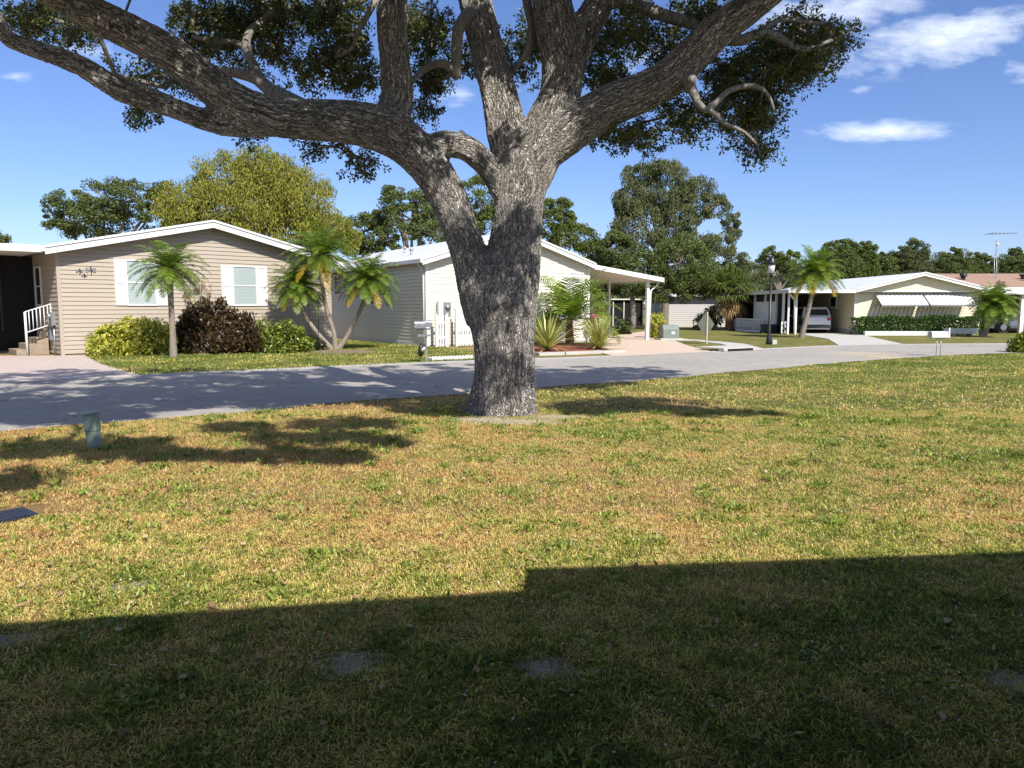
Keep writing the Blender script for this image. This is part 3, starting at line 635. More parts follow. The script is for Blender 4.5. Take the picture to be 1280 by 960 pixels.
T('oak_tree', 'grey-green oak behind the sabal palm and the long grey home', 66, [(905, 330, 34, 20), (935, 345, 30, 18), (890, 345, 30, 20)], 'mossleaf', 905, .24, 10000, 30, g_)
T('pine_tree', 'pine with a rounded flat crown between the lamp post and the leaning palm', 72, [(970, 318, 16, 9), (985, 322, 16, 9), (960, 328, 14, 8), (978, 332, 22, 9), (992, 340, 12, 6)], 'farleaf2', 972, .24, 6000, 31, g_, trunk_r=.22)
for i, (cx, top, w, lab, m) in enumerate([(1050, 300, 24, 'tall loose tree directly behind the leaning palm', 'farleaf'), (1078, 303, 18, 'narrow tree above the left end of the white roof', 'farleaf2'), (1100, 318, 22, 'low dark tree left of the twin-topped tree behind the white roof', 'farleaf'), (1137, 302, 26, 'twin-topped tree above the peak of the white gable', 'mossleaf'), (1190, 312, 28, 'wide dark tree right of the white gable peak', 'farleaf'), (1222, 318, 22, 'low dark tree behind the brown shingle roof, left of the antenna', 'farleaf'), (1268, 312, 24, 'dark tree at the right edge behind the television antenna', 'farleaf')]):
    T('oak_tree', lab, 78+i*1.5, [(cx-w*.45, top+18, w*.6, 13), (cx+w*.4, top+15, w*.55, 14), (cx+w*.1, top+7, w*.35, 9), (cx-w*.1, top+22, w*.6, 14), (cx, top+34, w*1.15, 14)], m, cx, .24, 14000, 40+i, g_, tuft=.85)
for i, (cx, d, lab) in enumerate([(1010, 95, 'distant tree top behind the roof ridge between the pine and the leaning palm'), (1160, 96, 'distant dark tree behind the gable roof, second back row'), (950, 92, 'distant tree low behind the lamp post'), (740, 85, 'distant tree low behind the cream carport'), (1330, 92, 'tree just beyond the right edge of the street')]):
    T('oak_tree', lab, d, [(cx-15, 345, 26, 14), (cx+18, 342, 26, 15), (cx, 355, 40, 14)], 'farleaf', cx, .28, 7000, 60+i, g_)
tl = []; rs = np.random.RandomState(77)
for x in range(-420, 1750, 26):
    tl.append(ball(420, P(x, rs.uniform(352, 366), 120), (4.2, 2.5, 3.2), rs))
tl = np.vstack(tl); tl = tl[tl[:, 2] > .1]
tag(leaves_obj('far_woodland', tl, .7, .5, M['farleaf'], None, rs), kind='stuff')

def frond(path, leaf_len, n, rs, width=.03, droop=.5, v=.6):
    """leaflets along a curved rachis: returns verts and quads"""
    path = np.asarray(path); T_, N, B = frames(path)
    side = np.cross(T_, [0, 0, 1.]); side /= np.linalg.norm(side, axis=1)[:, None]+1e-9; up = np.cross(side, T_)
    t = np.linspace(.12, 1, n); k = t*(len(path)-1); i0 = np.clip(k.astype(int), 0, len(path)-2); f = (k-i0)[:, None]
    c = path[i0]*(1-f)+path[i0+1]*f; out = []
    for sg in (-1, 1):
        l = leaf_len*np.sin(PI*np.clip(t*.86+.12, 0, 1))**.6
        d = side[i0]*sg*1.+T_[i0]*.55+up[i0]*v*rs.uniform(.1, .8, (n, 1))-np.array([0, 0, 1])*droop*rs.uniform(.4, 1.2, (n, 1))
        d /= np.linalg.norm(d, axis=1)[:, None]; l = (l*rs.uniform(.85, 1.1, n))[:, None]
        mid = c+d*l*.5; tip = c+d*l-np.array([0, 0, 1])*l*.18*droop; w = T_[i0]*width/2
        V = np.empty((n, 6, 3)); V[:, 0] = c-w*.6; V[:, 1] = c+w*.6; V[:, 2] = mid+w; V[:, 3] = mid-w; V[:, 4] = tip+w*.15; V[:, 5] = tip-w*.15; out.append(V)
    V = np.vstack(out); m = len(V); b = np.arange(m)[:, None]*6
    Q = np.vstack([b+np.array([[0, 1, 2, 3]]), b+np.array([[3, 2, 4, 5]])]); return V.reshape(-1, 3), Q
def crownpalm(parent, top, nf, fl, ll, rs, mat='palmleaf', lean=(0, 0), elev=(-25, 75), nlf=26, width=.03, droop=.5, yellow=0, arch=1.):
    Vs = []; Qs = []; off = 0; Vy = []; Qy = []; offy = 0; rb = MB()
    for i in range(nf):
        az = i*2.399963+rs.uniform(-.2, .2); el = math.radians(elev[1]+(elev[0]-elev[1])*(i/nf)**.9+rs.uniform(-6, 6))
        p = np.array(top, float); d = np.array([math.cos(az)*math.cos(el), math.sin(az)*math.cos(el), math.sin(el)]); pts = [p.copy()]; st = fl*rs.uniform(.85, 1.1)/9
        for k in range(9):
            p = p+d*st; d = d+np.array([0, 0, -1])*(.075+.02*k)*arch; d /= np.linalg.norm(d); pts.append(p.copy())
        V, Q = frond(pts, ll, nlf, rs, width, droop)
        if i >= nf-yellow: Vy.append(V); Qy.append(Q+offy); offy += len(V)
        else: Vs.append(V); Qs.append(Q+off); off += len(V)
        rb.tube(pts, [.012-.001*k for k in range(10)], 4, cap=False)
    def mk(nm, V, Q, mt):
        V = np.vstack(V); Q = np.vstack(Q); r = np.repeat(rs.uniform(0, 1, len(Q)//(2*nlf)+1), 2*nlf)[:len(Q)]*.5+rs.uniform(0, .5, len(Q))
        return link(nm, fastmesh(nm, V, Q, rnd=r), M[mt], parent)
    mk('fronds', Vs, Qs, mat)
    if Vy: tag(mk('fronds', Vy, Qy, 'palmyellow'), 'lowest fronds turned yellow')
    rb.build('frond_stems', M['greenbush'], parent)
def palmstem(parent, pts, rad, mat='palmtrunk', ring=.05):
    P_, R_ = spline(pts, rad, ring/2); R_ = R_*(1+.07*np.sign(np.sin(np.arange(len(R_))*PI/1.0+.3))*1.)
    m = MB(); m.tube(P_, list(R_), 10); return m.build('stem', M[mat], parent)
rs = np.random.RandomState(91)
# single date palm in front of the tan wall
def wp(px, py, Y): return list(P(px, py, Y))
b = G(216, 447); Y = b[1]
pp = empty('palm_tree', b, 'small single date palm with a thin straight stem in front of the left window', 'palm')
palmstem(pp, [wp(217, 449, Y), wp(216, 420, Y), wp(214, 385, Y), wp(212, 345, Y)], [.13, .1, .085, .1])
m = MB(); m.tube(*spline([wp(212, 350, Y), wp(212, 344, Y), wp(211, 337, Y)], [.09, .16, .1], .05), n=9); m.build('crown_shaft', M['palmfibre'], pp)
crownpalm(pp, wp(211, 337, Y), 50, 1.3, .3, rs, elev=(-30, 70), nlf=38, width=.025, arch=1.2)
# clump of three palms at the corner of the tan home
b = G(418, 437); Y = b[1]
tp = empty('palm_clump', b, 'three-stemmed date palm clump with yellowing fronds at the right corner of the tan home', 'palm')
for (pts, top, yel, fl, nf) in (([(416, 438), (398, 418), (382, 395), (374, 372)], (372, 356), 3, 1.25, 30), ([(419, 438), (417, 415), (408, 385), (402, 350), (401, 335)], (401, 318), 8, 1.5, 36), ([(422, 438), (434, 420), (447, 395), (459, 366)], (460, 348), 5, 1.3, 32)):
    q = [wp(x, y, Y+rs.uniform(-.3, .3)*k/3) for k, (x, y) in enumerate(pts)]; palmstem(tp, q, [.12, .085, .075, .085] if len(q) == 4 else [.12, .085, .075, .075, .085])
    crownpalm(tp, wp(top[0], top[1]+2, q[-1][1]), nf+34, fl*1.08, .3, rs, elev=(-30, 72), nlf=38, width=.026, yellow=yel, arch=1.2)
mb_ = empty('mulch_ring', G(425, 441), 'low ring of brown mulch round the palm clump', 'mulch'); m = MB()
c = G(427, 440.5); poly = [(c[0]+1.2*math.cos(a)*rs.uniform(.9, 1.1), c[1]+.95*math.sin(a)*rs.uniform(.9, 1.1), .008) for a in np.linspace(0, 2*PI, 25)[:-1]]
m.prism(poly, (0, 0, .03)); m.build('mulch', paint('brown_mulch', (.2, .15, .1), .95, .5, 18., bumps=40), mb_)
# thick palm beside the cream home
b = G(712, 432); Y = b[1]
bp = empty('palm_tree', b, 'stout palm with arching fronds and brown fibrous trunk in the red mulch bed', 'palm')
for (x0, x1) in ((712, 712),):
    m = MB(); m.tube(*spline([wp(x0, 434, Y), wp((x0+x1)/2, 418, Y), wp(x1, 400, Y)], [.2, .17, .13], .08), n=10); m.build('stem', M['palmfibre'], bp)
    crownpalm(bp, wp(x1, 400, Y), 34, 2.75, .66, rs, 'palmleaf', elev=(-8, 72), nlf=26, width=.07, droop=.2, arch=1.15)
# leaning palm by the far carport
b = G(1001, 422.5); Y = b[1]
lp = empty('palm_tree', b, 'slender leaning palm in front of the white car and far carport', 'palm')
palmstem(lp, [wp(1001, 424, Y), wp(1006, 405, Y), wp(1011, 385, Y), wp(1016, 362, Y), wp(1018, 345, Y)], [.17, .13, .12, .11, .1], 'trunkgrey')
crownpalm(lp, wp(1019, 342, Y), 70, 1.75, .42, rs, elev=(-25, 80), nlf=34, width=.035, yellow=9, arch=1.25)
# curved palm in front of the silver car
b = G(1228, 421.5); Y = b[1]
cpm = empty('palm_tree', b, 'bushy low palm with a curved stem in front of the silver car', 'palm')
palmstem(cpm, [wp(1227, 423, Y), wp(1232, 413, Y), wp(1236, 402, Y), wp(1236, 392, Y)], [.2, .15, .13, .13], 'trunkgrey')
crownpalm(cpm, wp(1242, 381, Y), 70, 1.45, .4, rs, elev=(-35, 80), nlf=34, width=.035, arch=1.3)
# sabal palm with fan leaves
def fanpalm(label, px, py_base, py_top, R, n, seed):
    rs = np.random.RandomState(seed); b = G(px, py_base); Y = b[1]; r = empty('sabal_palm', b, label, 'palm')
    m = MB(); m.tube(*spline([wp(px, py_base+1, Y), wp(px, (py_base+py_top)/2, Y), wp(px, py_top, Y)], [.32, .3, .42], .1), n=10)
    z0, z1 = wp(px, py_base, Y)[2], wp(px, py_top, Y)[2]
    for k in range(70):
        a = k*2.4; z = z0+(z1-z0)*(.35+.65*k/70); m.tube([(b[0]+.25*math.cos(a), Y+.25*math.sin(a), z), (b[0]+.55*math.cos(a), Y+.55*math.sin(a), z+.32)], [.06, .02], 4)
    m.build('trunk', M['palmfibre'], r)
    top = np.array(wp(px+2, py_top-4, Y))
    def fans(N, e0, e1, mat, nm, RR):
        Vs = []; Qs = []; off = 0; st = MB()
        for i in range(N):
            az = i*2.4+rs.uniform(-.2, .2); el = math.radians(e1+(e0-e1)*i/N+rs.uniform(-8, 8)); d = np.array([math.cos(az)*math.cos(el), math.sin(az)*math.cos(el), math.sin(el)])
            pl = RR*rs.uniform(.45, .65); h = top+d*pl; st.tube([top, (top+h)/2+np.array([0, 0, .05]), h], [.025, .02, .015], 4, cap=False)
            s = np.cross(d, [0, 0, 1]); s /= np.linalg.norm(s); 
            for k in range(26):
                a = math.radians(-105+210*k/25); dd = d*math.cos(a)+s*math.sin(a)+np.array([0, 0, rs.uniform(-.15, .15)]); L = RR*.62*rs.uniform(.85, 1.1)*(1-.25*abs(a)/1.8)
                w = np.cross(dd, [0, 0, 1.]); w /= np.linalg.norm(w)+1e-9; w *= .035
                mid = h+dd*L*.6; tip = h+dd*L+np.array([0, 0, -.35*L]); Vs.append([h, mid+w, tip, mid-w]); Qs.append([off, off+1, off+2, off+3]); off += 4
        link(nm, fastmesh(nm, np.array(Vs).reshape(-1, 3), Qs, rnd=rs.uniform(0, 1, len(Qs))), M[mat], r); st.build('leaf_stems', M['greenbush'], r)
    fans(n, -15, 85, 'sabal', 'fan_leaves', R); tag(r.children[-2], None)
    fans(14, -70, -25, 'dryleaf', 'dry_fan_leaves', R*.8)
fanpalm('sabal palm with fan leaves and a dry brown skirt by the grey home', 912, 413, 371, 2.1, 46, 5)

def bush(name, label, ells, d, mat, leaf, n, seed, cat='shrub', group=None, parent=None, upright=0.):
    """ells in pixels at depth d"""
    rs = np.random.RandomState(seed); cx = np.mean([e[0] for e in ells]); root = empty(name, (P(cx, 384, d)[0], d, 0), label, cat, group)
    tot = sum(e[2]*e[3] for e in ells); L = []; D = []; st = MB(); b0 = np.array([P(cx, 384, d)[0], d, 0.])
    for (a, b, rx, ry) in ells:
        c = P(a, b, d+rs.uniform(-.1, .1)); Rx, Rz = rx*d/F, ry*d/F; Ry = min(Rx, .8)
        st.tube([(b0[0], d, .03), ((b0[0]+c[0])/2, d, max(.08, c[2])*.35), (c[0]+.03, d, max(.1, c[2]))], [.04, .03, .02], 5)
        k = max(4, int(n*rx*ry/tot/26)); cc = ball(k, c, (Rx, Ry, Rz), rs, .4)
        for q in cc:
            pts = ball(26, q, (leaf*1.3, leaf*1.3, leaf*1.5), rs); L.append(pts); dv = rs.normal(size=(26, 3))+(pts-q)/leaf; dv[:, 2] += upright; D.append(dv)
    L = np.vstack(L); D = np.vstack(D); L[:, 2] = np.abs(L[:, 2])+.02
    st.build('stems', M['trunkgrey'], root); leaves_obj('foliage', L, leaf, leaf*.45, M[mat], root, rs, dirs=D); return root
dB = 25.3
bush('variegated_shrub', 'yellow and green variegated shrub at the left end of the bed below the tan wall', [(125, 432, 17, 13), (145, 424, 18, 17), (170, 421, 22, 20), (195, 423, 18, 19), (155, 434, 45, 10), (207, 428, 10, 14)], dB, 'variegated', .16, 8000, 1)
cro = [(240, 400, 7, 24), (229, 412, 7, 20), (218, 425, 8, 16), (251, 402, 6, 22), (258, 398, 6, 23), (267, 404, 6, 20), (276, 398, 7, 24), (285, 405, 6, 20), (292, 406, 6, 20), (301, 414, 6, 18), (310, 412, 7, 20), (265, 428, 46, 14), (240, 425, 16, 18), (290, 425, 20, 18), (318, 424, 7, 12), (215, 432, 14, 9), (205, 434, 12, 6)]
bush('croton_shrub', 'tall dark red croton shrub in the middle of the bed between the two windows', cro, 25.9, 'croton', .15, 13000, 2, upright=1.4)
bush('green_shrub', 'green and yellow leafy shrub right of the dark red croton', [(316, 428, 12, 13), (330, 421, 14, 19), (346, 424, 12, 16), (360, 421, 13, 18), (374, 427, 10, 15), (384, 431, 8, 10), (345, 434, 40, 8)], 26.6, 'greenbush', .14, 7000, 3)
bush('green_shrub', 'thin low dark plant between the green shrub and the palm clump', [(385, 430, 9, 8), (395, 433, 10, 7)], 27.6, 'darkbush', .12, 1400, 4)
bush('leafless_climber', 'sparse brown twiggy creeper on the tan wall above the croton', [(236, 368, 6, 9), (247, 358, 8, 8), (258, 364, 7, 9), (250, 350, 6, 5)], 27.2, 'litter', .06, 700, 44, cat='climber')
bush('yellow_shrub', 'bright yellow-green shrub beside the carport post of the cream home', [(820, 412, 8, 12), (816, 404, 8, 10), (824, 420, 8, 8), (826, 402, 5, 8)], 39, 'variegated', .16, 2600, 5)
bush('dark_shrub', 'dark leafy shrub behind the diamond sign', [(882, 402, 12, 10), (892, 396, 10, 12), (878, 412, 10, 5)], 52, 'darkbush', .2, 2400, 6)
bush('dark_shrub', 'dark shrub in the shade behind the rear carport post', [(778, 418, 8, 12), (783, 408, 6, 8)], 44, 'darkbush', .15, 1500, 7)
bush('tall_shrub', 'tall green shrub at the back of the cream carport', [(752, 385, 9, 18), (745, 372, 8, 10)], 46, 'greenbush', .16, 1800, 8)
bush('dark_red_shrub', 'reddish broad-leaved plant behind the left striped rosette', [(690, 402, 8, 14), (684, 412, 6, 12)], 32.4, 'croton', .2, 700, 9, upright=1.)
bush('pink_flowers', 'pink flowering plant behind the right striped rosette', [(744, 398, 3, 3), (741, 402, 3, 3)], 34, 'pink', .12, 260, 10, cat='flowers')
bush('green_shrub', 'spiky green plant at the right edge beside the road', [(1277, 434, 10, 7), (1282, 428, 7, 6)], 26.5, 'greenbush', .2, 900, 11, upright=.8)
# clipped hedge in front of the far home
def hedge():
    rs = np.random.RandomState(12); a = P(1066, 404, 43.1); b = P(1222, 404, 43.1); n = 13000
    r = empty('hedge', ((a[0]+b[0])/2, 43.1, 0), 'long clipped dark green hedge below the striped awnings', 'hedge')
    x = rs.uniform(a[0], b[0], n); y = rs.uniform(42.7, 43.5, n); z = rs.uniform(.55, 1.0, n)**1; t = rs.randint(0, 3, n)
    y = np.where(t == 0, 42.7+rs.normal(size=n)*.03, y); z = np.where(t == 1, 1.0+rs.normal(size=n)*.04, rs.uniform(.1, 1.02, n)); z += .06*np.sin(x*2.1)+.04*np.sin(x*5.3)
    st = MB()
    for q in np.arange(a[0]+.2, b[0], .6): st.tube([(q, 43.1, 0), (q, 43.1, .9)], [.05, .03], 5)
    st.tube([(a[0]+.2, 43.1, .3), (b[0]-.2, 43.1, .3)], .03, 5); st.build('stems', M['trunkgrey'], r); leaves_obj('foliage', np.c_[x, y, z], .12, .07, M['hedge'], r, rs)
hedge()
def rosette(label, px, py, R, seed):
    rs = np.random.RandomState(seed); b = G(px, py); r = empty('striped_rosette_plant', b, label, 'plant', 'striped rosette plants')
    V = []; Q = []; off = 0
    for i in range(88):
        az = i*2.4; el = math.radians(85-75*(i/88)+rs.uniform(-8, 8)); d = np.array([math.cos(az)*math.cos(el), math.sin(az)*math.cos(el), math.sin(el)]); p = b+np.array([0, 0, .08]); L = R*rs.uniform(.8, 1.1)/6; w0 = .045
        rows = []
        for k in range(7):
            s = np.cross(d, [0, 0, 1]); s /= np.linalg.norm(s)+1e-9; w = w0*(1-(k/6)**2.5)*(.7+.3*min(1, k)); rows.append((p-s*w, p+s*w)); p = p+d*L; d = d+np.array([0, 0, -.1]); d /= np.linalg.norm(d)
        for a_, b_ in rows: V += [a_, b_]
        for k in range(6): Q.append([off+2*k, off+2*k+1, off+2*k+3, off+2*k+2])
        off += 14
    link('leaves', fastmesh('leaves', np.array(V), Q, rnd=np.repeat(rs.uniform(0, 1, 88), 6)), M['agave'], r)
    m = MB(); m.tube([b, b+np.array([0, 0, .15])], [.09, .07], 8); m.build('core', M['palmfibre'], r)
rosette('striped yellow-green rosette plant beside the oak trunk, left of the stout palm', 684, 439.5, 1.4, 1)
rosette('striped yellow-green rosette plant at the driveway corner, right of the stout palm', 748, 437.5, 1.4, 2)

# ------------------------------------------------------------------ houses
def siding(mb, fr, s0, s1, z0, prof, lap=.145, m=0, out=.024, holes=()):
    """lapped boards on the wall plane, cut by a top profile [(s,z)...] """
    ps = np.array([q[0] for q in prof]); pz = np.array([q[1] for q in prof]); H = pz.max()
    def span(z):
        ss = np.linspace(s0, s1, 400); ok = np.interp(ss, ps, pz) >= z-1e-6
        if not ok.any(): return None
        return ss[ok][0], ss[ok][-1]
    z = z0
    while z < H:
        z2 = min(z+lap, H); a = span(z); b = span(z2)
        if a is None: break
        if b is None: c = (a[0]+a[1])/2; b = (c-.02, c+.02)
        g = z+.016
        V = [fr.p(a[0], out, g), fr.p(a[1], out, g), fr.p(b[1], .004, z2), fr.p(b[0], .004, z2), fr.p(a[0], -.004, g), fr.p(a[1], -.004, g), fr.p(a[0], -.004, z), fr.p(a[1], -.004, z), fr.p(a[0], .004, z), fr.p(a[1], .004, z)]
        mb.add(V, [[0, 1, 2, 3], [4, 5, 1, 0], [6, 7, 5, 4], [8, 9, 7, 6]], m); z = z2
def gablewall(fr, W, zb, ze, zp, mats, parent, name='wall', depth=12, peak=.5):
    prof = [(0, ze), (W*peak, zp), (W, ze)]
    a = MB(); siding(a, fr, 0, W, zb, prof)
    a.prism([fr.p(0, -.02, zb-.3), fr.p(W, -.02, zb-.3), fr.p(W, -.02, ze), fr.p(W*peak, -.02, zp), fr.p(0, -.02, ze)], tuple(-fr.n*.08)+(0,))
    return a.build(name, mats, parent)
def window(fr, s0, s1, z0, z1, parent, pane='blinds', shut=None, o=.0, grid=None, split=True, fw=.05):
    w = MB(); 
    for (a, b, c, d) in ((s0-fw, s1+fw, z1, z1+fw), (s0-fw, s1+fw, z0-fw*1.2, z0), (s0-fw, s0, z0, z1), (s1, s1+fw, z0, z1)): w.fbox(fr, a, b, o, o+.055, c, d)
    if split: w.fbox(fr, s0, s1, o, o+.045, (z0+z1)/2-.02, (z0+z1)/2+.02)
    if grid:
        for k in range(1, grid[0]): x = s0+(s1-s0)*k/grid[0]; w.fbox(fr, x-.01, x+.01, o, o+.04, z0, z1)
        for k in range(1, grid[1]): z = z0+(z1-z0)*k/grid[1]; w.fbox(fr, s0, s1, o, o+.038, z-.01, z+.01)
    wo = w.build('window', M['trim'], parent)
    p = MB(); p.fbox(fr, s0+.002, s1-.002, o+.001, o+.026, z0+.002, z1-.002); p.build('pane', M[pane], wo)
    if shut:
        for a, b in ((s0-fw-shut, s0-fw-.004), (s1+fw+.004, s1+fw+shut)):
            q = MB(); q.fbox(fr, a, b, o, o+.035, z0-.05, z1+.05)
            for z in (z0-.05, (z0+z1)/2-.035, z1-.02): q.fbox(fr, a+.02, b-.02, o+.035, o+.05, z, z+.07)
            for a2, b2 in ((a, a+.04), (b-.04, b)): q.fbox(fr, a2, b2, o+.034, o+.051, z0-.05, z1+.051)
            q.build('shutter', M['white'], parent)
    return wo
def gableroof(fr, W, ze, zp, depth, over, eave, th, parent, mat='roofwhite', peak=.5, fascia=.2, soff='soffit', r_eave=None, vents=()):
    """two slopes; front overhang `over`, side overhang `eave`"""
    sl = (zp-ze)/(W*peak); r = MB(); re = eave if r_eave is None else r_eave
    L0 = [(-eave, ze-sl*eave), (W*peak, zp), (W+re, ze-(zp-ze)/(W*(1-peak))*re)]
    for (a, za), (b, zb) in zip(L0[:-1], L0[1:]):
        r.prism([fr.p(a, over, za+.02), fr.p(b, over, zb+.02), fr.p(b, over, zb+.02+th), fr.p(a, over, za+.02+th)], tuple(-fr.n*(depth+over))+(0,))
    ro = r.build('roof', M[mat], parent)
    f = MB()
    for (a, za), (b, zb) in zip(L0[:-1], L0[1:]):
        f.prism([fr.p(a, over+.004, za-fascia+th), fr.p(b, over+.004, zb-fascia+th), fr.p(b, over+.004, zb+th+.035), fr.p(a, over+.004, za+th+.035)], tuple(fr.n*.03)+(0,))
        f.prism([fr.p(a, over+.035, za+th-.03), fr.p(b, over+.035, zb+th-.03), fr.p(b, over+.035, zb+th+.045), fr.p(a, over+.035, za+th+.045)], tuple(fr.n*.035)+(0,))
    # side fascia / gutters
    for (a, za, sg) in ((L0[0][0], L0[0][1], -1), (L0[-1][0], L0[-1][1], 1)):
        a0, a1 = sorted((a+sg*.002, a+sg*.09)); f.fbox(fr, a0, a1, -depth, over+.03, za-fascia*.6+th, za+th+.02)
    f.build('fascia', M['trim'], ro)
    s = MB()
    for (a, za), (b, zb) in zip(L0[:-1], L0[1:]):
        s.prism([fr.p(a, over, za-.015), fr.p(b, over, zb-.015), fr.p(b, over, zb+.015), fr.p(a, over, za+.015)], tuple(-fr.n*(over-.02))+(0,))
    s.build('soffit', M[soff], ro)
    if vents:
        for (sv, ov, mt) in vents:
            v = MB()
            z = (ze+sl*sv if sv < W*peak else zp-(zp-ze)/(W*(1-peak))*(sv-W*peak))+th
            v.tube([fr.p(sv, ov, z-.1), fr.p(sv, ov, z+.22)], [.05, .05], 8); v.tube([fr.p(sv, ov, z+.22), fr.p(sv, ov, z+.3)], [.1, .1], 8)
            v.build('vent_pipe', M['greymetal'], ro)
    return ro

# --- home 1: tan vinyl
A1 = G(77, 445); B1 = G(415, 431.5); f1 = Fr(A1, B1-A1); W1 = float(np.linalg.norm((B1-A1)[:2])); ze1 = 3.5; zp1 = f1.z(268, 281)+.0
h1 = empty('mobile_home', (A1[0], A1[1], 0), 'tan vinyl-sided home with a white gable roof and two shuttered windows at the left', 'house')
gablewall(f1, W1, .05, ze1, zp1, M['tan'], h1)
gableroof(f1, W1, ze1, zp1, 14, .42, .38, .1, h1, fascia=.24)
for a_, b_ in ((-.012, .1), (W1-.1, W1+.012)): cm = MB(); cm.fbox(f1, a_, b_, -.1, .03, 0, ze1+.05); cm.build('corner_trim', M['tan'], h1)
for (a, b, t0, t1) in ((163, 197, 326, 380), (294.5, 322, 333.5, 380.5)):
    s0, s1 = f1.hit(a), f1.hit(b); mid = (a+b)/2; window(f1, s0, s1, f1.z(mid, t1), f1.z(mid, t0+.5), h1, shut=f1.hit(a)-f1.hit(a-13.5))
# left side wall, carport, porch
fL = Fr(f1.p(0, 0, 0), -f1.n); fL = Fr(f1.p(0, -10, 0), f1.n)   # seen from the left: starts at the back
lw = MB(); siding(lw, fL, 0, 10, .05, [(0, ze1), (10, ze1)]); lw.prism([fL.p(0, -.02, 0), fL.p(9.9, -.02, 0), fL.p(9.9, -.02, ze1), fL.p(0, -.02, ze1)], tuple(-fL.n*.06)+(0,)); lw.build('wall', M['tan'], h1)
window(fL, fL.hit(51), fL.hit(57), 1.7, 2.95, h1, 'dark', o=.0)
cpt = MB(); cpt.fbox(f1, -6.4, -.42, -9, .30, 3.42, 3.5); cp_o = cpt.build('carport_roof', M['roofwhite'], h1)
m = MB(); m.fbox(f1, -6.4, -.42, .302, .36, 3.34, 3.56); m.build('fascia', M['trim'], cp_o)
m = MB(); m.fbox(f1, -6.35, -.45, -8.9, .29, 3.38, 3.418); m.build('soffit', M['soffit'], cp_o)
# dark screened porch under the carport, behind the steps
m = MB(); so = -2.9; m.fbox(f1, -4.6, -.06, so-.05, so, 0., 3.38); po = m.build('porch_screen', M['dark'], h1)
for a_, b_ in ((-4.6, -4.5), (-2.2, -2.14), (-1.1, -1.04)): m = MB(); m.fbox(f1, a_, b_, so+.002, so+.05, .8, 3.3); m.build('porch_frame', M['blackmetal'], h1)
m = MB()
for k in range(3): m.fbox(f1, -2.0+k*.28, -1.8+k*.28, so+.002, so+.02, 2.65, 2.95)
m.build('door_window', M['curtain'], h1)
st = MB()
sx0 = f1.hit(20, -1.3)
for k in range(4): st.fbox(f1, sx0+k*.3, -.06, -2.5, -1.3, .0 if k == 0 else .19*k, .19*(k+1))
st.build('steps', M['steps'], h1, .01)
m = MB(); so = -1.35
sa, sb = f1.hit(31, -1.0), f1.hit(63.5, -1.0); ya, yb = f1.p(sa, -1., 0)[1], f1.p(sb, -1., 0)[1]; q0 = P(31, 390, ya); q1 = P(63.5, 380, yb)
for dz in (0, -.68): m.tube([q0+np.array([0, 0, dz]), q1+np.array([0, 0, dz])], .022, 6)
for k in range(8): a = q0+(q1-q0)*k/7; m.tube([a, a-np.array([0, 0, .68])], .016, 5)
m.tube([q0, (q0[0], q0[1], 0)], .04, 6); m.tube([q1, (q1[0], q1[1], .8)], .04, 6); m.build('stair_railing', M['white'], h1)
m = MB(); m.fbox(fL, 9.3, 9.6, .0, .14, 1.0, 1.45); m.tube([fL.p(9.45, .12, 1.3), fL.p(9.45, .22, 1.3)], .09, 12); m.tube([fL.p(9.45, .05, 1.), fL.p(9.45, .05, .0)], .03, 6); m.fbox(fL, 8.9, 9.2, 0, .12, .5, .9); m.build('electric_meter', M['greymetal'], h1)
m = MB()
for k in (-6.3,): m.fbox(f1, k, k+.1, .1, .2, 0, 3.36)
m.build('carport_post', M['white'], h1)
# metal ornaments on the tan wall: small dragonflies
for (px, py, s, lab) in ((104.5, 339, .5, 'small dark dragonfly wall ornament nearest the left corner of the tan wall'), (110, 344.5, .4, 'smallest dark wall ornament, lowest of the three on the tan wall'), (118.5, 338, .75, 'largest dark dragonfly wall ornament, rightmost of the three on the tan wall')):
    a = f1.hit(px); z = f1.z(px, py); r = empty('wall_ornament', f1.p(a, .02, z), lab, 'wall ornament', 'metal ornaments on the tan wall')
    m = MB(); m.tube([f1.p(a, .035, z-.22*s), f1.p(a+.02, .04, z), f1.p(a, .035, z+.16*s)], [.008, .02, .025], 6); m.build('body', M['blackmetal'], r)
    for sg in (-1, 1):
        for e in (.06, -.05):
            m = MB(); m.prism([f1.p(a, .03, z+.02), f1.p(a+sg*.18*s, .03, z+e*s+.07*s), f1.p(a+sg*.22*s, .03, z+e*s), f1.p(a+sg*.15*s, .03, z+e*s-.05*s)], tuple(f1.n*.008)+(0,)); m.build('wing', M['greymetal'], r)
# flood light under the peak is hidden by leaves; trellis by the palm clump
tr = empty('garden_trellis', G(392, 440), 'thin dark metal plant stand left of the palm clump', 'plant stand'); m = MB(); Y = G(392, 440)[1]
for x in (386, 398): m.tube([P(x, 441, Y), P(x, 384, Y), P((x+392)/2, 376, Y)], .012, 5)
for y in (430, 415, 400, 388): m.tube([P(386, y, Y), P(398, y, Y)], .01, 5)
m.build('frame', M['blackmetal'], tr)

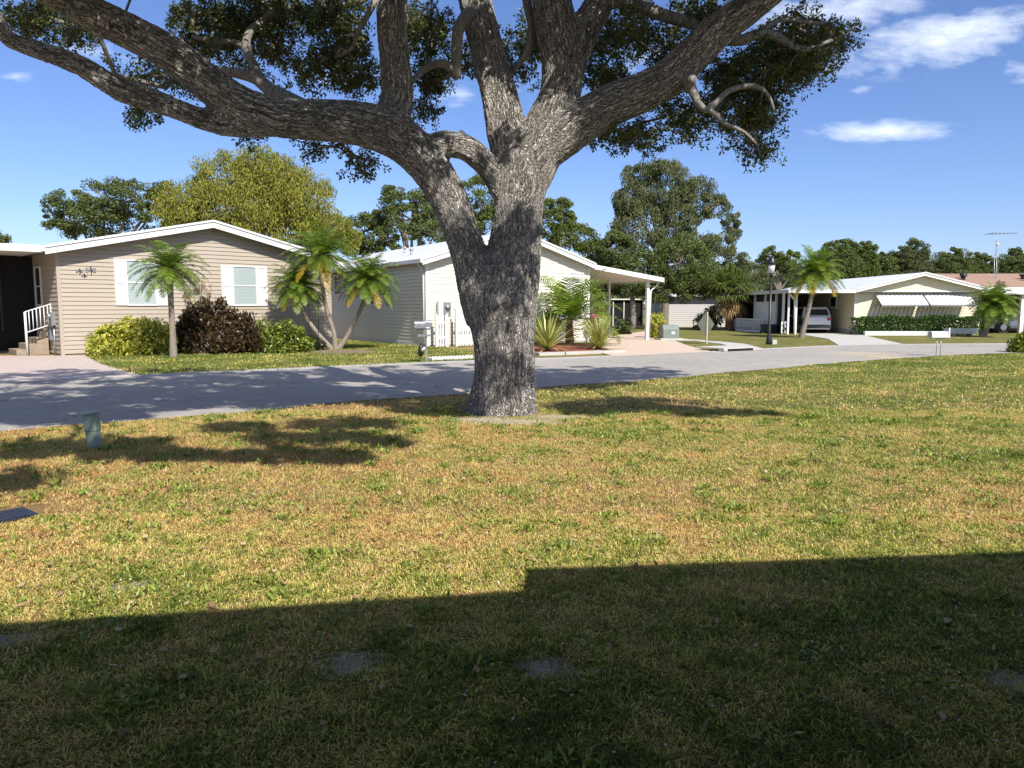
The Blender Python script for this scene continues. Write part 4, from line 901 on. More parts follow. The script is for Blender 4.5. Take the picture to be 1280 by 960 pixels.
# --- home 2: cream
C2 = G(533, 433.5); u2 = np.array([.85, .53]); f2 = Fr(C2, u2); W2 = 8.3; ze2 = 3.48; zp2 = 4.75
h2 = empty('mobile_home', (C2[0], C2[1], 0), 'cream vinyl-sided home with an attached carport behind the oak trunk', 'house')
gablewall(f2, W2, .05, ze2, zp2, M['cream'], h2)
gableroof(f2, W2, ze2, zp2, 16, .35, .3, .1, h2, fascia=.22, r_eave=.02, vents=((1.2, -4, 0), (2.2, -7, 0)))
fS = Fr(f2.p(0, -16, 0), f2.n); sw = MB(); siding(sw, fS, 0, 16, .12, [(0, ze2), (16, ze2)]); sw.prism([fS.p(0, -.02, 0), fS.p(15.9, -.02, 0), fS.p(15.9, -.02, ze2), fS.p(0, -.02, ze2)], tuple(-fS.n*.06)+(0,)); sw.build('wall', M['cream'], h2)
for a_, b_ in ((-.015, .12), (W2-.12, W2+.015)): m = MB(); m.fbox(f2, a_, b_, -.1, .03, 0, ze2); m.build('corner_trim', M['trim'], h2)
m = MB(); m.fbox(fS, 0, 15.85, .03, .05, 0, .12); m.build('base_trim', M['trim'], h2)
m = MB(); m.tube([fS.p(15.9, .3, ze2-.1), fS.p(15.9, .06, ze2-.5), fS.p(15.9, .06, .1)], .04, 6); m.build('downspout', M['trim'], h2)
window(fS, fS.hit(421), fS.hit(429), fS.z(425, 367.5), fS.z(425, 345), h2, 'glassdark', grid=(2, 4), split=False)
window(fS, fS.hit(461), fS.hit(469.5), fS.z(465, 380), fS.z(465, 362), h2, 'glassdark')
window(f2, f2.hit(576), f2.hit(592), 2.1, 3.0, h2, 'glassdark')
s0, s1 = f2.hit(712), f2.hit(727); window(f2, s0, s1, 1.7, f2.z(719, 342), h2, 'curtain', grid=(4, 3), split=False)
# carport roof: curved down to the posts
m = MB(); top = [(W2+.02, 3.43), (12.5, 2.93)]
for (a, za), (b, zb) in zip(top[:-1], top[1:]): m.prism([f2.p(a, .35, za-.04), f2.p(b, .35, zb-.04), f2.p(b, .35, zb+.06), f2.p(a, .35, za+.06)], tuple(-f2.n*9)+(0,))
co_ = m.build('carport_roof', M['soffit'], h2)
m = MB()
for (a, za), (b, zb) in zip(top[:-1], top[1:]): m.prism([f2.p(a, .354, za-.11), f2.p(b, .354, zb-.11), f2.p(b, .354, zb+.1), f2.p(a, .354, za+.1)], tuple(f2.n*.04)+(0,))
m.fbox(f2, 12.5, 12.59, -8.6, .39, 2.82, 3.02); m.build('fascia', M['trim'], co_)
for (s_, o_) in ((11.85, 0.), (11.85, -2.9), (11.85, -5.8)):
    m = MB(); m.fbox(f2, s_, s_+.16 if o_ == 0 else s_+.1, o_-.12, o_, 0, 2.9); m.build('carport_post', M['white'], h2)
m = MB(); m.tube([f2.p(12.48, .1, 2.82), f2.p(12.4, .06, 2.65), f2.p(12.08, .0, 2.4), f2.p(12.06, -.04, .1)], .045, 6); m.build('downspout', M['trim'], h2)
# white picket screens by the cream wall
def picket(label, a, b, ztop, zlow=None, o=.5, n=None):
    A = f2.hit(a, o); B = f2.hit(b, o); r = empty('picket_screen', f2.p(A, o, 0), label, 'fence', 'white picket screens by the cream wall'); k = n or int((B-A)/.11)
    for i in range(k):
        x = A+(B-A)*i/k; zt = ztop if zlow is None else ztop+(zlow-ztop)*(i/k)
        m = MB(); m.prism([f2.p(x, o, .03), f2.p(x+.075, o, .03), f2.p(x+.075, o, zt-.05), f2.p(x+.037, o, zt), f2.p(x, o, zt-.05)], tuple(f2.n*.02)+(0,)); m.build('picket', M['white'], r)
    for za in (.35, .95): m = MB(); m.fbox(f2, A, B, o-.04, o-.001, za, za+.08); m.build('rail', M['white'], r)
    for x in (A, B): 
        m = MB(); m.fbox(f2, x-.06, x+.0, o-.05, o+.03, 0, ztop+.06 if zlow is None or x == A else zlow+.06); m.build('post', M['white'], r)
picket('narrow white picket screen round the meter cabinet, nearest the grey mailbox', 546, 560, 1.3, None)
picket('white picket screen with a dipping top just left of the oak trunk', 571, 600, 1.5, 1.15)
ub = empty('meter_cabinet', f2.p(f2.hit(553), .1, 0), 'pale grey electric meter cabinet standing behind the narrow picket screen', 'utility box')
a_ = f2.hit(547.5, .2); m = MB(); m.fbox(f2, a_, a_+.22, .1, .3, .0, 1.85); m.build('cabinet', M['trim'], ub, .01)
m = MB(); m.fbox(f2, a_+.26, a_+.56, .12, .28, 1.2, 1.8); m.tube([f2.p(a_+.41, .28, 1.6), f2.p(a_+.41, .37, 1.6)], .1, 12); m.fbox(f2, a_+.36, a_+.44, .15, .22, 0, 1.2); m.build('meter', M['greymetal'], ub)
# white scalloped edging
ed = empty('garden_edging', G(560, 450), 'white scalloped plastic edging between the mailbox and the oak trunk', 'garden edging'); m = MB(); qa = G(540, 450.5); qb = G(592, 448.5); fe = Fr(qa, qb-qa); Le = np.linalg.norm((qb-qa)[:2])
for k in range(int(Le/.1)): m.prism([fe.p(k*.1, 0, .0), fe.p(k*.1+.094, 0, .0), fe.p(k*.1+.094, 0, .09), fe.p(k*.1+.047, 0, .13), fe.p(k*.1, 0, .09)], tuple(-fe.n*.03)+(0,))
m.build('scallops', M['stone'], ed); m = MB(); m.fbox(fe, 0, Le, -.5, -.05, .0, .06); m.build('stone_bed', M['stone'], ed)
# white car / cabinet under the cream carport
gb = empty('patio_cabinet', f2.p(8.7, -2, 0), 'white patio cabinet at the back wall of the cream carport', 'cabinet')
fx = Fr(P(733, 384, 36.5), (1, .2)); m = MB(); m.fbox(fx, 0, .9, -.4, 0, .05, 1.0); m.build('body', M['white'], gb, .01); m = MB(); m.fbox(fx, .05, .43, .002, .02, .1, .95); m.fbox(fx, .47, .85, .002, .02, .1, .95); m.build('door', M['trim'], gb)
# shed / neighbour seen through the carport
sh = empty('screen_room', P(785, 384, 62)*[1, 1, 0], 'dark screened room with pale posts in the shade behind the cream carport', 'porch')
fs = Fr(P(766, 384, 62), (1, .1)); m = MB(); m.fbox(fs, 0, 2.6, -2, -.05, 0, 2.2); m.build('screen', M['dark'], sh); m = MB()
for x in (0, .9, 1.5, 2.5): m.fbox(fs, x, x+.08, -.04, .03, 0, 2.2)
m.fbox(fs, -.2, 2.8, -2.2, .2, 2.2, 2.3); m.build('frame', M['soffit'], sh)

# --- home 4: long grey home far behind
h4 = empty('mobile_home', P(828, 384, 60)*[1, 1, 0], 'long grey-sided home with a flat white roof behind the diamond sign', 'house')
f4 = Fr(P(826, 384, 61), (1, -.03)); W4 = 7.2; m = MB(); siding(m, f4, 0, W4, .0, [(0, 2.55), (W4, 2.55)], lap=.17); m.fbox(f4, 0, W4, -6, -.02, 0, 2.55); m.build('wall', M['greysiding'], h4)
m = MB(); m.fbox(f4, -.6, W4+.4, -6.5, .5, 2.55, 2.63); ro = m.build('roof', M['roofwhite'], h4); m = MB(); m.fbox(f4, -.6, W4+.4, .502, .56, 2.45, 2.68); m.build('fascia', M['trim'], ro)
m = MB(); m.tube([f4.p(1.6+3.4, .4, 2.45), f4.p(1.6+3.3, .1, 2.2), f4.p(1.6+3.3, .05, 1.9)], .05, 6); m.build('downspout', M['trim'], h4)
# --- home 3: warm cream gable with awnings
Y3 = 44.0; xL = P(1068, 384, Y3)[0]; xR = P(1222, 384, Y3)[0]; W3 = xR-xL; f3 = Fr((xL, Y3), (1, 0)); ze3 = 2.62; zp3 = 3.5
h3 = empty('mobile_home', (xL, Y3, 0), 'pale cream home with two white awnings and a carport across the street', 'house')
# recessed lower wall with a boarded gable above
m = MB(); siding(m, f3, 0, W3, .05, [(0, 2.5), (W3, 2.5)]); m.fbox(f3, 0, W3, -.1, -.02, 0, 2.5); m.build('wall', M['cream2'], h3)
m = MB(); f3g = Fr((xL, Y3-.35), (1, 0)); siding(m, f3g, 0, W3, 2.55, [(0, 2.62), (W3/2, zp3), (W3, 2.62)]); m.prism([f3g.p(0, -.02, 2.53), f3g.p(W3, -.02, 2.53), f3g.p(W3, -.02, 2.6), f3g.p(W3/2, -.02, zp3), f3g.p(0, -.02, 2.6)], (0, .08, 0)); m.build('gable_wall', M['cream2'], h3)
m = MB(); m.fbox(f3g, -.02, W3+.02, -.02, .05, 2.48, 2.56); m.fbox(f3, -.015, .1, -.1, .03, 0, 2.5); m.build('gable_trim', M['trim'], h3)
gableroof(f3, W3, ze3, zp3, 15, .75, .25, .08, h3, fascia=.18)
# left carport
fc = Fr((xL-3.9, Y3), (1, 0)); m = MB(); m.fbox(fc, -.15, 3.6, -14, .7, 2.5, 2.58); cr = m.build('carport_roof', M['roofwhite'], h3)
m = MB(); m.fbox(fc, -.2, 3.62, .702, .76, 2.42, 2.62); m.fbox(fc, -.26, -.2, -14, .76, 2.42, 2.62); m.build('fascia', M['trim'], cr)
m = MB(); fw = Fr((xL, Y3+13), (0, -1)); siding(m, fw, 0, 13, .3, [(0, 2.5), (13, 2.5)]); m.fbox(fw, 0, 12.9, -.08, -.02, 0, 2.5); m.build('wall', M['cream2'], h3)
m = MB(); m.fbox(fw, 0, 12.95, .0, .03, 0, .3); m.build('wall_base', M['concrete'], h3)
window(fw, fw.hit(1036), fw.hit(1043), 1.65, 2.2, h3, 'dark', split=False, fw=.12)
for x in (.0, .45): m = MB(); m.fbox(fc, x, x+.1, -.1, 0, 0, 2.5); m.build('carport_post', M['white'], h3)
m = MB(); m.tube([fc.p(-.15, .5, 2.42), fc.p(.1, .3, 2.2), fc.p(.35, .05, 2.0), fc.p(.4, .05, .1)], .05, 6); m.build('downspout', M['trim'], h3)
# storage room along the left of the carport
fr_ = Fr((xL-3.9, Y3+8.5), (0, -1)); m = MB()
siding(m, fr_, 2.4, 6.4, .55, [(2.4, 1.95), (6.4, 1.95)], lap=.15); m.fbox(fr_, 2.4, 6.4, -.1, -.02, .5, 1.95); m.build('storage_wall', M['white'], h3)
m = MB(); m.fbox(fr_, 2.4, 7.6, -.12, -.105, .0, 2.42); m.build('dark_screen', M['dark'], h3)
m = MB()
for a in (2.35, 4.4, 6.4, 7.6): m.fbox(fr_, a, a+.1, -.1, .03, 0, 2.42)
m.fbox(fr_, 2.3, 7.75, -.1, .04, 2.42, 2.48)
m.build('screen_frame', M['white'], h3)
m = MB(); m.fbox(fr_, -3, 2.3, -1.2, -1.1, 0, 2.3); m.build('rear_wall', M['cream2'], h3)
m = MB(); m.fbox(Fr((xL-3.8, Y3+9.5), (1, 0)), 0, 3.75, -.1, 0, 0, 2.5); m.build('rear_screen', M['dark'], h3)
m = MB()
for x in (.9, 1.8, 2.7): m.fbox(Fr((xL-3.8, Y3+9.4), (1, 0)), x, x+.07, -.06, 0, 0, 2.5)
m.build('rear_frame', M['white'], h3)
# awnings
def awning(label, a, b):
    s0, s1 = f3.hit(a), f3.hit(b); r = empty('awning', f3.p(s0, 0, 2.3), label, 'awning', 'white awnings on the cream home'); m = MB(); n = 22; zt, zl, ou = 2.36, 1.72, .95
    for k in range(n):
        x0 = s0+(s1-s0)*k/n; x1 = s0+(s1-s0)*(k+1)/n; h = .03 if k % 2 else 0; m.prism([f3.p(x0, .06, zt+h), f3.p(x1-.005, .06, zt+h), f3.p(x1-.005, .06, zt+h+.025), f3.p(x0, .06, zt+h+.025)], (0, -ou+.06, zl-zt))
    m.build('slats', M['white'], r); m = MB()
    for x in (s0+.05, s1-.05): m.tube([f3.p(x, .02, 1.75), f3.p(x, ou-.05, zl-.0)], .015, 5)
    m.fbox(f3, s0, s1, ou-.03, ou+.02, zl-.07, zl+.03); m.build('brackets', M['greymetal'], r)
    return s0, s1
awning('white slatted awning on the cream home, the left one of two', 1090, 1147); awning('white slatted awning on the cream home, the right one of two', 1149.5, 1205)
for a, b in ((1096, 1142), (1156, 1200)): window(f3, f3.hit(a), f3.hit(b), 1.85, 2.25, h3, 'glassdark')
# white planter wall below hedge
pw = MB(); pw.fbox(f3, -.05, W3*.64, 1.45, 1.6, 0, .24); pw.fbox(f3, -.05, .1, .05, 1.449, 0, .24); tag(pw.build('planter_wall', M['white']), 'low white planter wall in front of the long clipped hedge', 'planter wall')
# lattice fence left of the carport
lf = empty('lattice_fence', (xL-5.9, Y3+6.5, 0), 'low white patterned block fence between the sabal palm and the far carport', 'fence'); m = MB(); fl_ = Fr(P(920, 384, 50.5), P(956, 384, 47)-P(920, 384, 50.5)); LL = np.linalg.norm((P(956, 384, 47)-P(920, 384, 50.5))[:2])
m.fbox(fl_, 0, LL, -.1, 0, 0, .12); m.fbox(fl_, 0, LL, -.1, 0, .78, .86)
for k in range(int(LL/.33)+1): m.fbox(fl_, k*.33, k*.33+.05, -.09, -.01, .12, .78)
for k in range(int(LL/.33)): m.prism([fl_.p(k*.33+.05, -.03, .14), fl_.p(k*.33+.1, -.03, .14), fl_.p(k*.33+.33, -.03, .76), fl_.p(k*.33+.28, -.03, .76)], tuple(-fl_.n*.04)+(0,)); m.prism([fl_.p(k*.33+.28, -.072, .14), fl_.p(k*.33+.33, -.072, .14), fl_.p(k*.33+.1, -.072, .76), fl_.p(k*.33+.05, -.072, .76)], tuple(-fl_.n*.02)+(0,))
m.build('panel', M['white'], lf)
fh = Fr(P(918, 384, 55), (1, 0)); m = MB(); m.fbox(fh, 0, 1.3, -.1, 0, 0, 2.3); m.fbox(fh, 1.3, 3.2, -.5, -.4, 0, 2.3); m.build('porch_wall', M['cream2'], h3); m = MB(); m.fbox(fh, -.1, 4.5, -3, .2, 2.32, 2.42); m.fbox(fh, 0, .1, .02, .12, 0, 2.32); m.build('porch_roof', M['roofwhite'], h3)
# panel with green pattern
gp = empty('yard_sign', P(982, 384, 44.6)*[1, 1, 0], 'small white board with dark green shapes beside the far carport post', 'sign'); fg = Fr(P(977.5, 384, 44.6), (1, 0)); m = MB(); m.fbox(fg, 0, .42, -.04, 0, .05, .75); m.build('board', M['white'], gp)
m = MB()
for (a, b, c, d) in ((.06, .18, .1, .3), (.22, .36, .2, .38), (.06, .2, .42, .58), (.24, .35, .5, .66), (.1, .3, .32, .4)): m.fbox(fg, a, b, .001, .008, c, d)
m.build('green_shapes', M['signgreen'], gp)
# bins
for k, (px, lab) in enumerate(((958, 'dark wheeled bin on the left below the white storage wall'), (968, 'dark wheeled bin on the right below the white storage wall'))):
    c = P(px, 384, 45.6); r = empty('wheeled_bin', (c[0], 45.6, 0), lab, 'bin', 'wheeled bins by the storage wall'); ff = Fr((c[0]-.22, 45.6), (1, 0)); m = MB()
    m.prism([ff.p(.04, 0, .08), ff.p(.4, 0, .08), ff.p(.44, .03, .5), ff.p(0, .03, .5)], (0, .42, 0)); m.build('body', M['blackplastic'], r, .02); m = MB(); m.fbox(ff, -.02, .46, -.46, .06, .51, .56); m.build('lid', M['blackplastic'], r, .015)
    m = MB(); m.tube([ff.p(.02, -.42, .08), ff.p(.08, -.42, .08)], .08, 12); m.tube([ff.p(.36, -.42, .08), ff.p(.42, -.42, .08)], .08, 12); m.build('wheel', M['rubber'], r)

# --- home 5: brown shingle roof at the right edge
Y5 = 45.5; x5 = P(1227, 384, Y5)[0]
h5 = empty('mobile_home', (x5, Y5+4, 0), 'home with a brown shingle roof and open white carport at the right edge', 'house')
f5 = Fr((x5-.6, Y5-.6), (1, 0)); m = MB()
zr = P(1240, 343, Y5+6)[2]; m.prism([(x5-1.6, Y5+.2, 2.72), (x5+16, Y5+.2, 2.72), (x5+16, Y5+7, zr), (x5-.6, Y5+7, zr)], (0, 0, .1)); m.prism([(x5-.6, Y5+7.01, zr), (x5+16, Y5+7.01, zr), (x5+16, Y5+15, 2.6), (x5-1.6, Y5+15, 2.6)], (0, 0, .1)); r5 = m.build('roof', M['shingle'], h5)
m = MB()
for (xx, yy) in ((1, 3.5), (1.4, 4.2), (4.8, 3), (5.1, 3.8)): z = 2.82+(zr-2.72)*(yy/6.8); m.tube([(x5+xx, Y5+.2+yy, z-.05), (x5+xx, Y5+.2+yy, z+.2)], [.13, .13], 8); m.tube([(x5+xx, Y5+.2+yy, z+.2), (x5+xx, Y5+.2+yy, z+.32)], [.22, .22], 8)
m.build('roof_vent', M['blackmetal'], r5)
m = MB(); m.fbox(f5, .3, 16, -.7, -.62, 2.5, 2.8); m.build('fascia', M['trim'], r5)
m = MB(); m.fbox(f5, .4, 16, -.6, .5, 2.42, 2.5); m.fbox(f5, .3, 16, .5, .56, 2.36, 2.58); m.build('carport_roof', M['roofwhite'], h5)
m = MB(); a = f5.hit(1271); m.fbox(f5, a-.11, a+.11, .1, .3, 0, 2.42); m.build('carport_post', M['white'], h5)
m = MB(); m.fbox(f5, .7, 16, -6, -5.9, 0, 2.7); m.build('wall', paint('brown_wall', (.3, .2, .14), .7), h5)
m = MB(); m.fbox(f5, .5, .6, -6, -.7, 0, 2.6); m.build('side_wall', M['cream2'], h5)
# television antenna
an = empty('television_antenna', P(1244, 384, 50)*[1, 1, 0], 'tall lattice mast with a television aerial rising above the brown roof', 'antenna'); m = MB(); Y = 50
for dx in (-.14, .14): m.tube([P(1243.5+dx*15, 384, Y)*[1, 1, 0]+np.array([0, 0, 2]), P(1244.5+dx*9, 318, Y)], .02, 4)
for k in range(16): z = 2+k*.22; c = P(1244, 384, Y); m.tube([(c[0]-.13, Y, z), (c[0]+.13, Y, z+.22)] if k % 2 else [(c[0]+.13, Y, z), (c[0]-.13, Y, z+.22)], .01, 4)
m.tube([P(1244.5, 320, Y), P(1246, 291, Y)], .018, 5); m.build('mast', M['greymetal'], an)
m = MB(); m.tube([P(1234, 292.5, Y), P(1272, 291, Y)], .02, 4)
for k in range(9): x = 1236+k*4.2; p = P(x, 292, Y); m.tube([p+np.array([-.12, -.7+.05*k, 0]), p+np.array([.12, .7-.05*k, 0])], .012, 4)
m.build('aerial', M['greymetal'], an); m = MB(); m.tube([P(1246, 306, Y)+np.array([0, -.12, 0]), P(1246, 304, Y)+np.array([0, .02, .02])], [.1, .03], 14); m.build('dish', M['white'], an)

# ------------------------------------------------------------------ cars
def car(label, loc, rz, paintm, suv=True):
    r = empty('parked_car', loc, label, 'car', None, rz)
    # local: x forward, y left; built about the origin then parented without offset
    L = 4.4; Wd = .9; H = 1.6 if suv else 1.45
    prof = [(-2.2, .35), (-2.22, .7), (-2.15, .98), (-1.95, 1.05), (-1.7, H-.08), (-1.45, H), (.3, H-.02), (.55, H-.1), (1.15, 1.02), (2.0, .86), (2.2, .7), (2.22, .4), (2.1, .25), (-2.1, .25)]
    def sec(x):
        xs = [p[0] for p in prof[:12]]; return
    def width(x, z): 
        w = Wd*(1-.12*max(0, abs(x)-1.6)/.6); 
        return w*(1 if z < .95 else 1-.24*(z-.95)/(H-.95))*(1 if z > .5 else .95)
    V = []; n = len(prof)
    for sg in (-1, 1): V += [(x, sg*width(x, z), z) for x, z in prof]
    Fc = [list(range(n))[::-1], list(range(n, 2*n))]+[[i, (i+1) % n, n+(i+1) % n, n+i] for i in range(n)]
    def mk(name, V, Fc, mat, par=None, bev=0, smooth=False):
        me = bpy.data.meshes.new(name); me.from_pydata([tuple(map(float, v)) for v in V], [], Fc); me.update(); me.materials.append(mat)
        o = bpy.data.objects.new(name, me); C.objects.link(o); o.parent = par or r
        if bev: b = o.modifiers.new('b', 'BEVEL'); b.width = bev; b.segments = 3; b.limit_method = 'ANGLE'; b.angle_limit = .35
        if smooth: me.polygons.foreach_set('use_smooth', [True]*len(me.polygons))
        return o
    mk('body', V, Fc, M[paintm], bev=.06)
    def slab(name, pts, mat, y=None):
        # polygon in xz placed just outside the side surface
        for sg in (-1, 1):
            V = [(x, sg*(width(x, z)+.004), z) for x, z in pts]+[(x, sg*(width(x, z)-.03), z) for x, z in pts]; k = len(pts)
            mk(name, V, [list(range(k)), list(range(k, 2*k))[::-1]]+[[i, (i+1) % k, k+(i+1) % k, k+i] for i in range(k)], M[mat])
    slab('side_window', [(-1.62, 1.05), (-1.5, H-.13), (-.45, H-.11), (-.45, 1.05)], 'glassdark'); slab('side_window', [(-.38, 1.05), (-.38, H-.11), (.3, H-.12), (.95, 1.05)], 'glassdark')
    def quadbox(name, pts, mat, th):
        V = list(pts)+[tuple(np.array(p)+np.array(th)) for p in pts]; mk(name, V, [[0, 1, 2, 3], [7, 6, 5, 4], [0, 4, 5, 1], [1, 5, 6, 2], [2, 6, 7, 3], [3, 7, 4, 0]], M[mat])
    quadbox('rear_window', [(-1.985, -.7, 1.1), (-1.985, .7, 1.1), (-1.755, .62, H-.14), (-1.755, -.62, H-.14)], 'glassdark', (.05, 0, 0))
    quadbox('windscreen', [(1.14, -.72, 1.07), (1.14, .72, 1.07), (.62, .62, H-.13), (.62, -.62, H-.13)], 'glassdark', (-.05, 0, 0))
    for sg in (-1, 1):
        quadbox('tail_light', [(-2.235, sg*.55, .8), (-2.235, sg*.8, .8), (-2.2, sg*.8, .95), (-2.2, sg*.55, .95)], 'red', (.06, 0, 0))
        quadbox('headlight', [(2.235, sg*.5, .62), (2.235, sg*.78, .62), (2.18, sg*.78, .76), (2.18, sg*.5, .76)], 'rim', (-.08, 0, 0))
        quadbox('mirror', [(.75, sg*.9, .98), (.75, sg*1.05, .98), (.75, sg*1.05, 1.1), (.75, sg*.9, 1.1)], paintm, (.1, 0, 0))
    quadbox('bumper', [(-2.26, -.78, .3), (-2.26, .78, .3), (-2.26, .78, .52), (-2.26, -.78, .52)], 'blackplastic', (.1, 0, 0))
    quadbox('licence_plate', [(-2.25, -.16, .66), (-2.25, .16, .66), (-2.235, .16, .78), (-2.235, -.16, .78)], 'trim', (.03, 0, 0))
    for x in (-1.35, 1.35):
        for sg in (-1, 1):
            V, Fc = tube_geo([(x, sg*.68, .34), (x, sg*.92, .34)], [.34, .34], 24); w = mk('wheel', V, Fc, M['rubber'], bev=.02)
            V, Fc = tube_geo([(x, sg*.90, .34), (x, sg*.928, .34)], [.21, .2], 10); mk('rim', V, Fc, M['rim'], w)
            V, Fc = tube_geo([(x, sg*.70, .36), (x, sg*.905, .36)], [.41, .41], 24); mk('wheel_arch', V, Fc, M['blackplastic'])
    return r
c = P(1012, 384, 47.); car('white hatchback parked nose-in under the far carport, seen from behind', (c[0]+.15, 47.3, .02), math.radians(80), 'carwhite')
c = P(1268, 384, 46.8); car('silver sedan side-on in the carport at the right edge, behind the low palm', (c[0]+.55, 47.2, .02), math.radians(176), 'carsilver', False)
c = f1.p(-4.3, -1.0, 0); car('white car mostly cut off by the left edge, parked in the tan home carport', (c[0]-1.35, c[1]+.1, .02), math.atan2(-f1.n[1], -f1.n[0]), 'carwhite')

# ------------------------------------------------------------------ street things
# lamp post
b = G(961, 430.5); Y = b[1]; lpz = P(961, 322, Y)[2]
lt = empty('street_lamp', b, 'tall black lamp post with a lantern head on the far lawn', 'street lamp')
m = MB(); m.tube([(b[0], Y, 0), (b[0], Y, .12), (b[0], Y, .4), (b[0], Y, .5), (b[0], Y, lpz-.75)], [.13, .13, .09, .06, .05], 12); m.tube([(b[0], Y, lpz-.8), (b[0], Y, lpz-.66)], [.08, .1], 10); m.build('pole', M['blackmetal'], lt)
m = MB(); m.tube([(b[0], Y, lpz-.66), (b[0], Y, lpz-.3)], [.12, .155], 8); m.build('lantern_glass', M['curtain'], lt)
m = MB(); m.tube([(b[0], Y, lpz-.3), (b[0], Y, lpz-.22), (b[0], Y, lpz-.02), (b[0], Y, lpz+.08)], [.19, .19, .12, .02], 10); m.build('lantern_cap', M['blackmetal'], lt)
m = MB(); m.fbox(Fr(b, (1, 0)), .12, .32, -.1, .1, 0, .2); m.build('junction_box', M['concrete'], lt, .01)
# diamond sign, seen from the back
b = G(883, 430); Y = b[1]; c = P(882.5, 405.5, Y)
sg = empty('diamond_sign', b, 'diamond road sign seen from its grey back on a yellowed steel post', 'sign'); Rr = 12.5*Y/F
th = .35; ux = np.array([math.cos(th), math.sin(th), 0]); m = MB(); m.prism([c+ux*Rr, c+np.array([0, 0, Rr*1.25]), c-ux*Rr, c-np.array([0, 0, Rr*1.25])], (-.012*math.sin(th)*-1, .012*math.cos(th), 0)); m.build('plate', M['signback'], sg)
m = MB(); fp = Fr((b[0]-.03, Y-.02), ux); m.fbox(fp, 0, .06, -.0, .03, 0, c[2]+Rr*1.25); m.build('post', M['signpost'], sg)
# green transformer cabinet
tb_ = empty('transformer_cabinet', G(839, 425), 'green ground transformer cabinet with a white sticker beside the yellow shrub', 'utility box'); ft = Fr(G(829, 425.5), (1, .08)); wd = (G(849, 425)-G(829, 425))[0]
m = MB(); m.fbox(ft, -.15, wd+.15, -1.0, .12, .0, .1); m.build('pad', M['concrete'], tb_)
m = MB(); m.prism([ft.p(0, 0, .1), ft.p(0, -.8, .1), ft.p(0, -.8, .75), ft.p(0, -.2, .75), ft.p(0, 0, .55)], tuple(ft.u*wd)+(0,)); m.build('cabinet', M['greenbox'], tb_, .015)
m = MB(); m.fbox(ft, wd*.52, wd*.72, .002, .01, .3, .42); m.build('sticker', M['trim'], tb_)
# grey mailbox at the kerb
def rounded_box(mb, fr, s0, s1, w, z0, zs):
    """arched mailbox: length along s, width w across o"""
    poly = [(-w/2, z0), (w/2, z0)]+[(w/2*math.cos(a), zs+w/2*math.sin(a)) for a in np.linspace(0, PI, 10)]
    mb.prism([fr.p(s0, o, z) for o, z in poly], tuple(fr.u*(s1-s0))+(0,))
b = G(533, 453.5); Y = b[1]; mx = empty('mailbox', b, 'pair of grey mailboxes on one thin post left of the oak trunk', 'mailbox'); fm = Fr((b[0], Y), (1, .15))
for (a, c_, z) in ((-.33, -.03, 1.0), (-.02, .17, 1.03)): 
    m = MB(); rounded_box(m, fm, a, c_, .17, z, z+.12); bo = m.build('box', M['greymetal'], mx); m = MB(); m.fbox(fm, c_+.001, c_+.012, -.08, .08, z+.01, z+.18); m.build('door', M['greymetal'], bo)
m = MB(); m.fbox(fm, -.02, .03, -.02, .03, 0, .948); m.fbox(fm, -.28, .15, -.03, .03, .95, .995); m.build('post', M['greymetal'], mx)
m = MB(); m.fbox(fm, -.24, .12, -.07, .07, .76, .82); m.build('newspaper_tube', M['greymetal'], mx)
# black bird ornament by the mailbox
b = G(526, 446); bd_ = empty('garden_ornament', b, 'small black and white planter ornament behind the mailbox post', 'garden ornament'); m = MB(); m.tube([b, b+np.array([0, 0, .12]), b+np.array([0, 0, .3]), b+np.array([.04, 0, .42])], [.05, .1, .08, .03], 10); m.build('body', M['blackmetal'], bd_); m = MB(); m.tube([b+np.array([.04, -.05, .2]), b+np.array([.14, -.1, .3])], [.06, .03], 8); m.build('wing', M['white'], bd_)
# white mailbox on thin legs
b = G(1172, 445.5); Y = b[1]; wm = empty('mailbox', b, 'white mailbox with a raised flag on two thin legs at the lawn edge', 'mailbox'); fm = Fr((b[0], Y), (1, .1)); z0 = .62
m = MB(); rounded_box(m, fm, -.3, .32, .22, z0, z0+.09); bo = m.build('box', M['white'], wm); m = MB(); m.fbox(fm, -.314, -.302, -.1, .1, z0+.01, z0+.17); m.build('door', M['greymetal'], bo); m = MB(); m.fbox(fm, .26, .3, .112, .12, z0+.05, z0+.32); m.build('flag', M['trim'], bo)
for x in (-.06, .08): m = MB(); m.tube([fm.p(x, 0, 0), fm.p(x+.01, 0, z0)], .012, 6); m.build('leg', M['greymetal'], wm)
m = MB(); m.fbox(fm, -.25, .25, -.08, .08, z0-.03, z0-.002); m.build('shelf', M['greymetal'], wm)
# boat-like white trough behind it on the far verge
wt = empty('white_trough', P(1190, 384, 36)*[1, 1, 0], 'long low white trough planter on the far verge right of the white mailbox', 'planter'); ft_ = Fr(P(1187, 384, 41.5), (1, 0)); m = MB(); m.prism([ft_.p(0, 0, .12), ft_.p(0, 0, .42), ft_.p(1.75, 0, .42), ft_.p(1.6, 0, .12)], (0, .5, 0)); m.build('trough', M['white'], wt, .02)
m = MB()
for x in (.3, 1.3): m.fbox(ft_, x, x+.1, -.45, -.05, 0, .12)
m.build('foot', M['concrete'], wt)
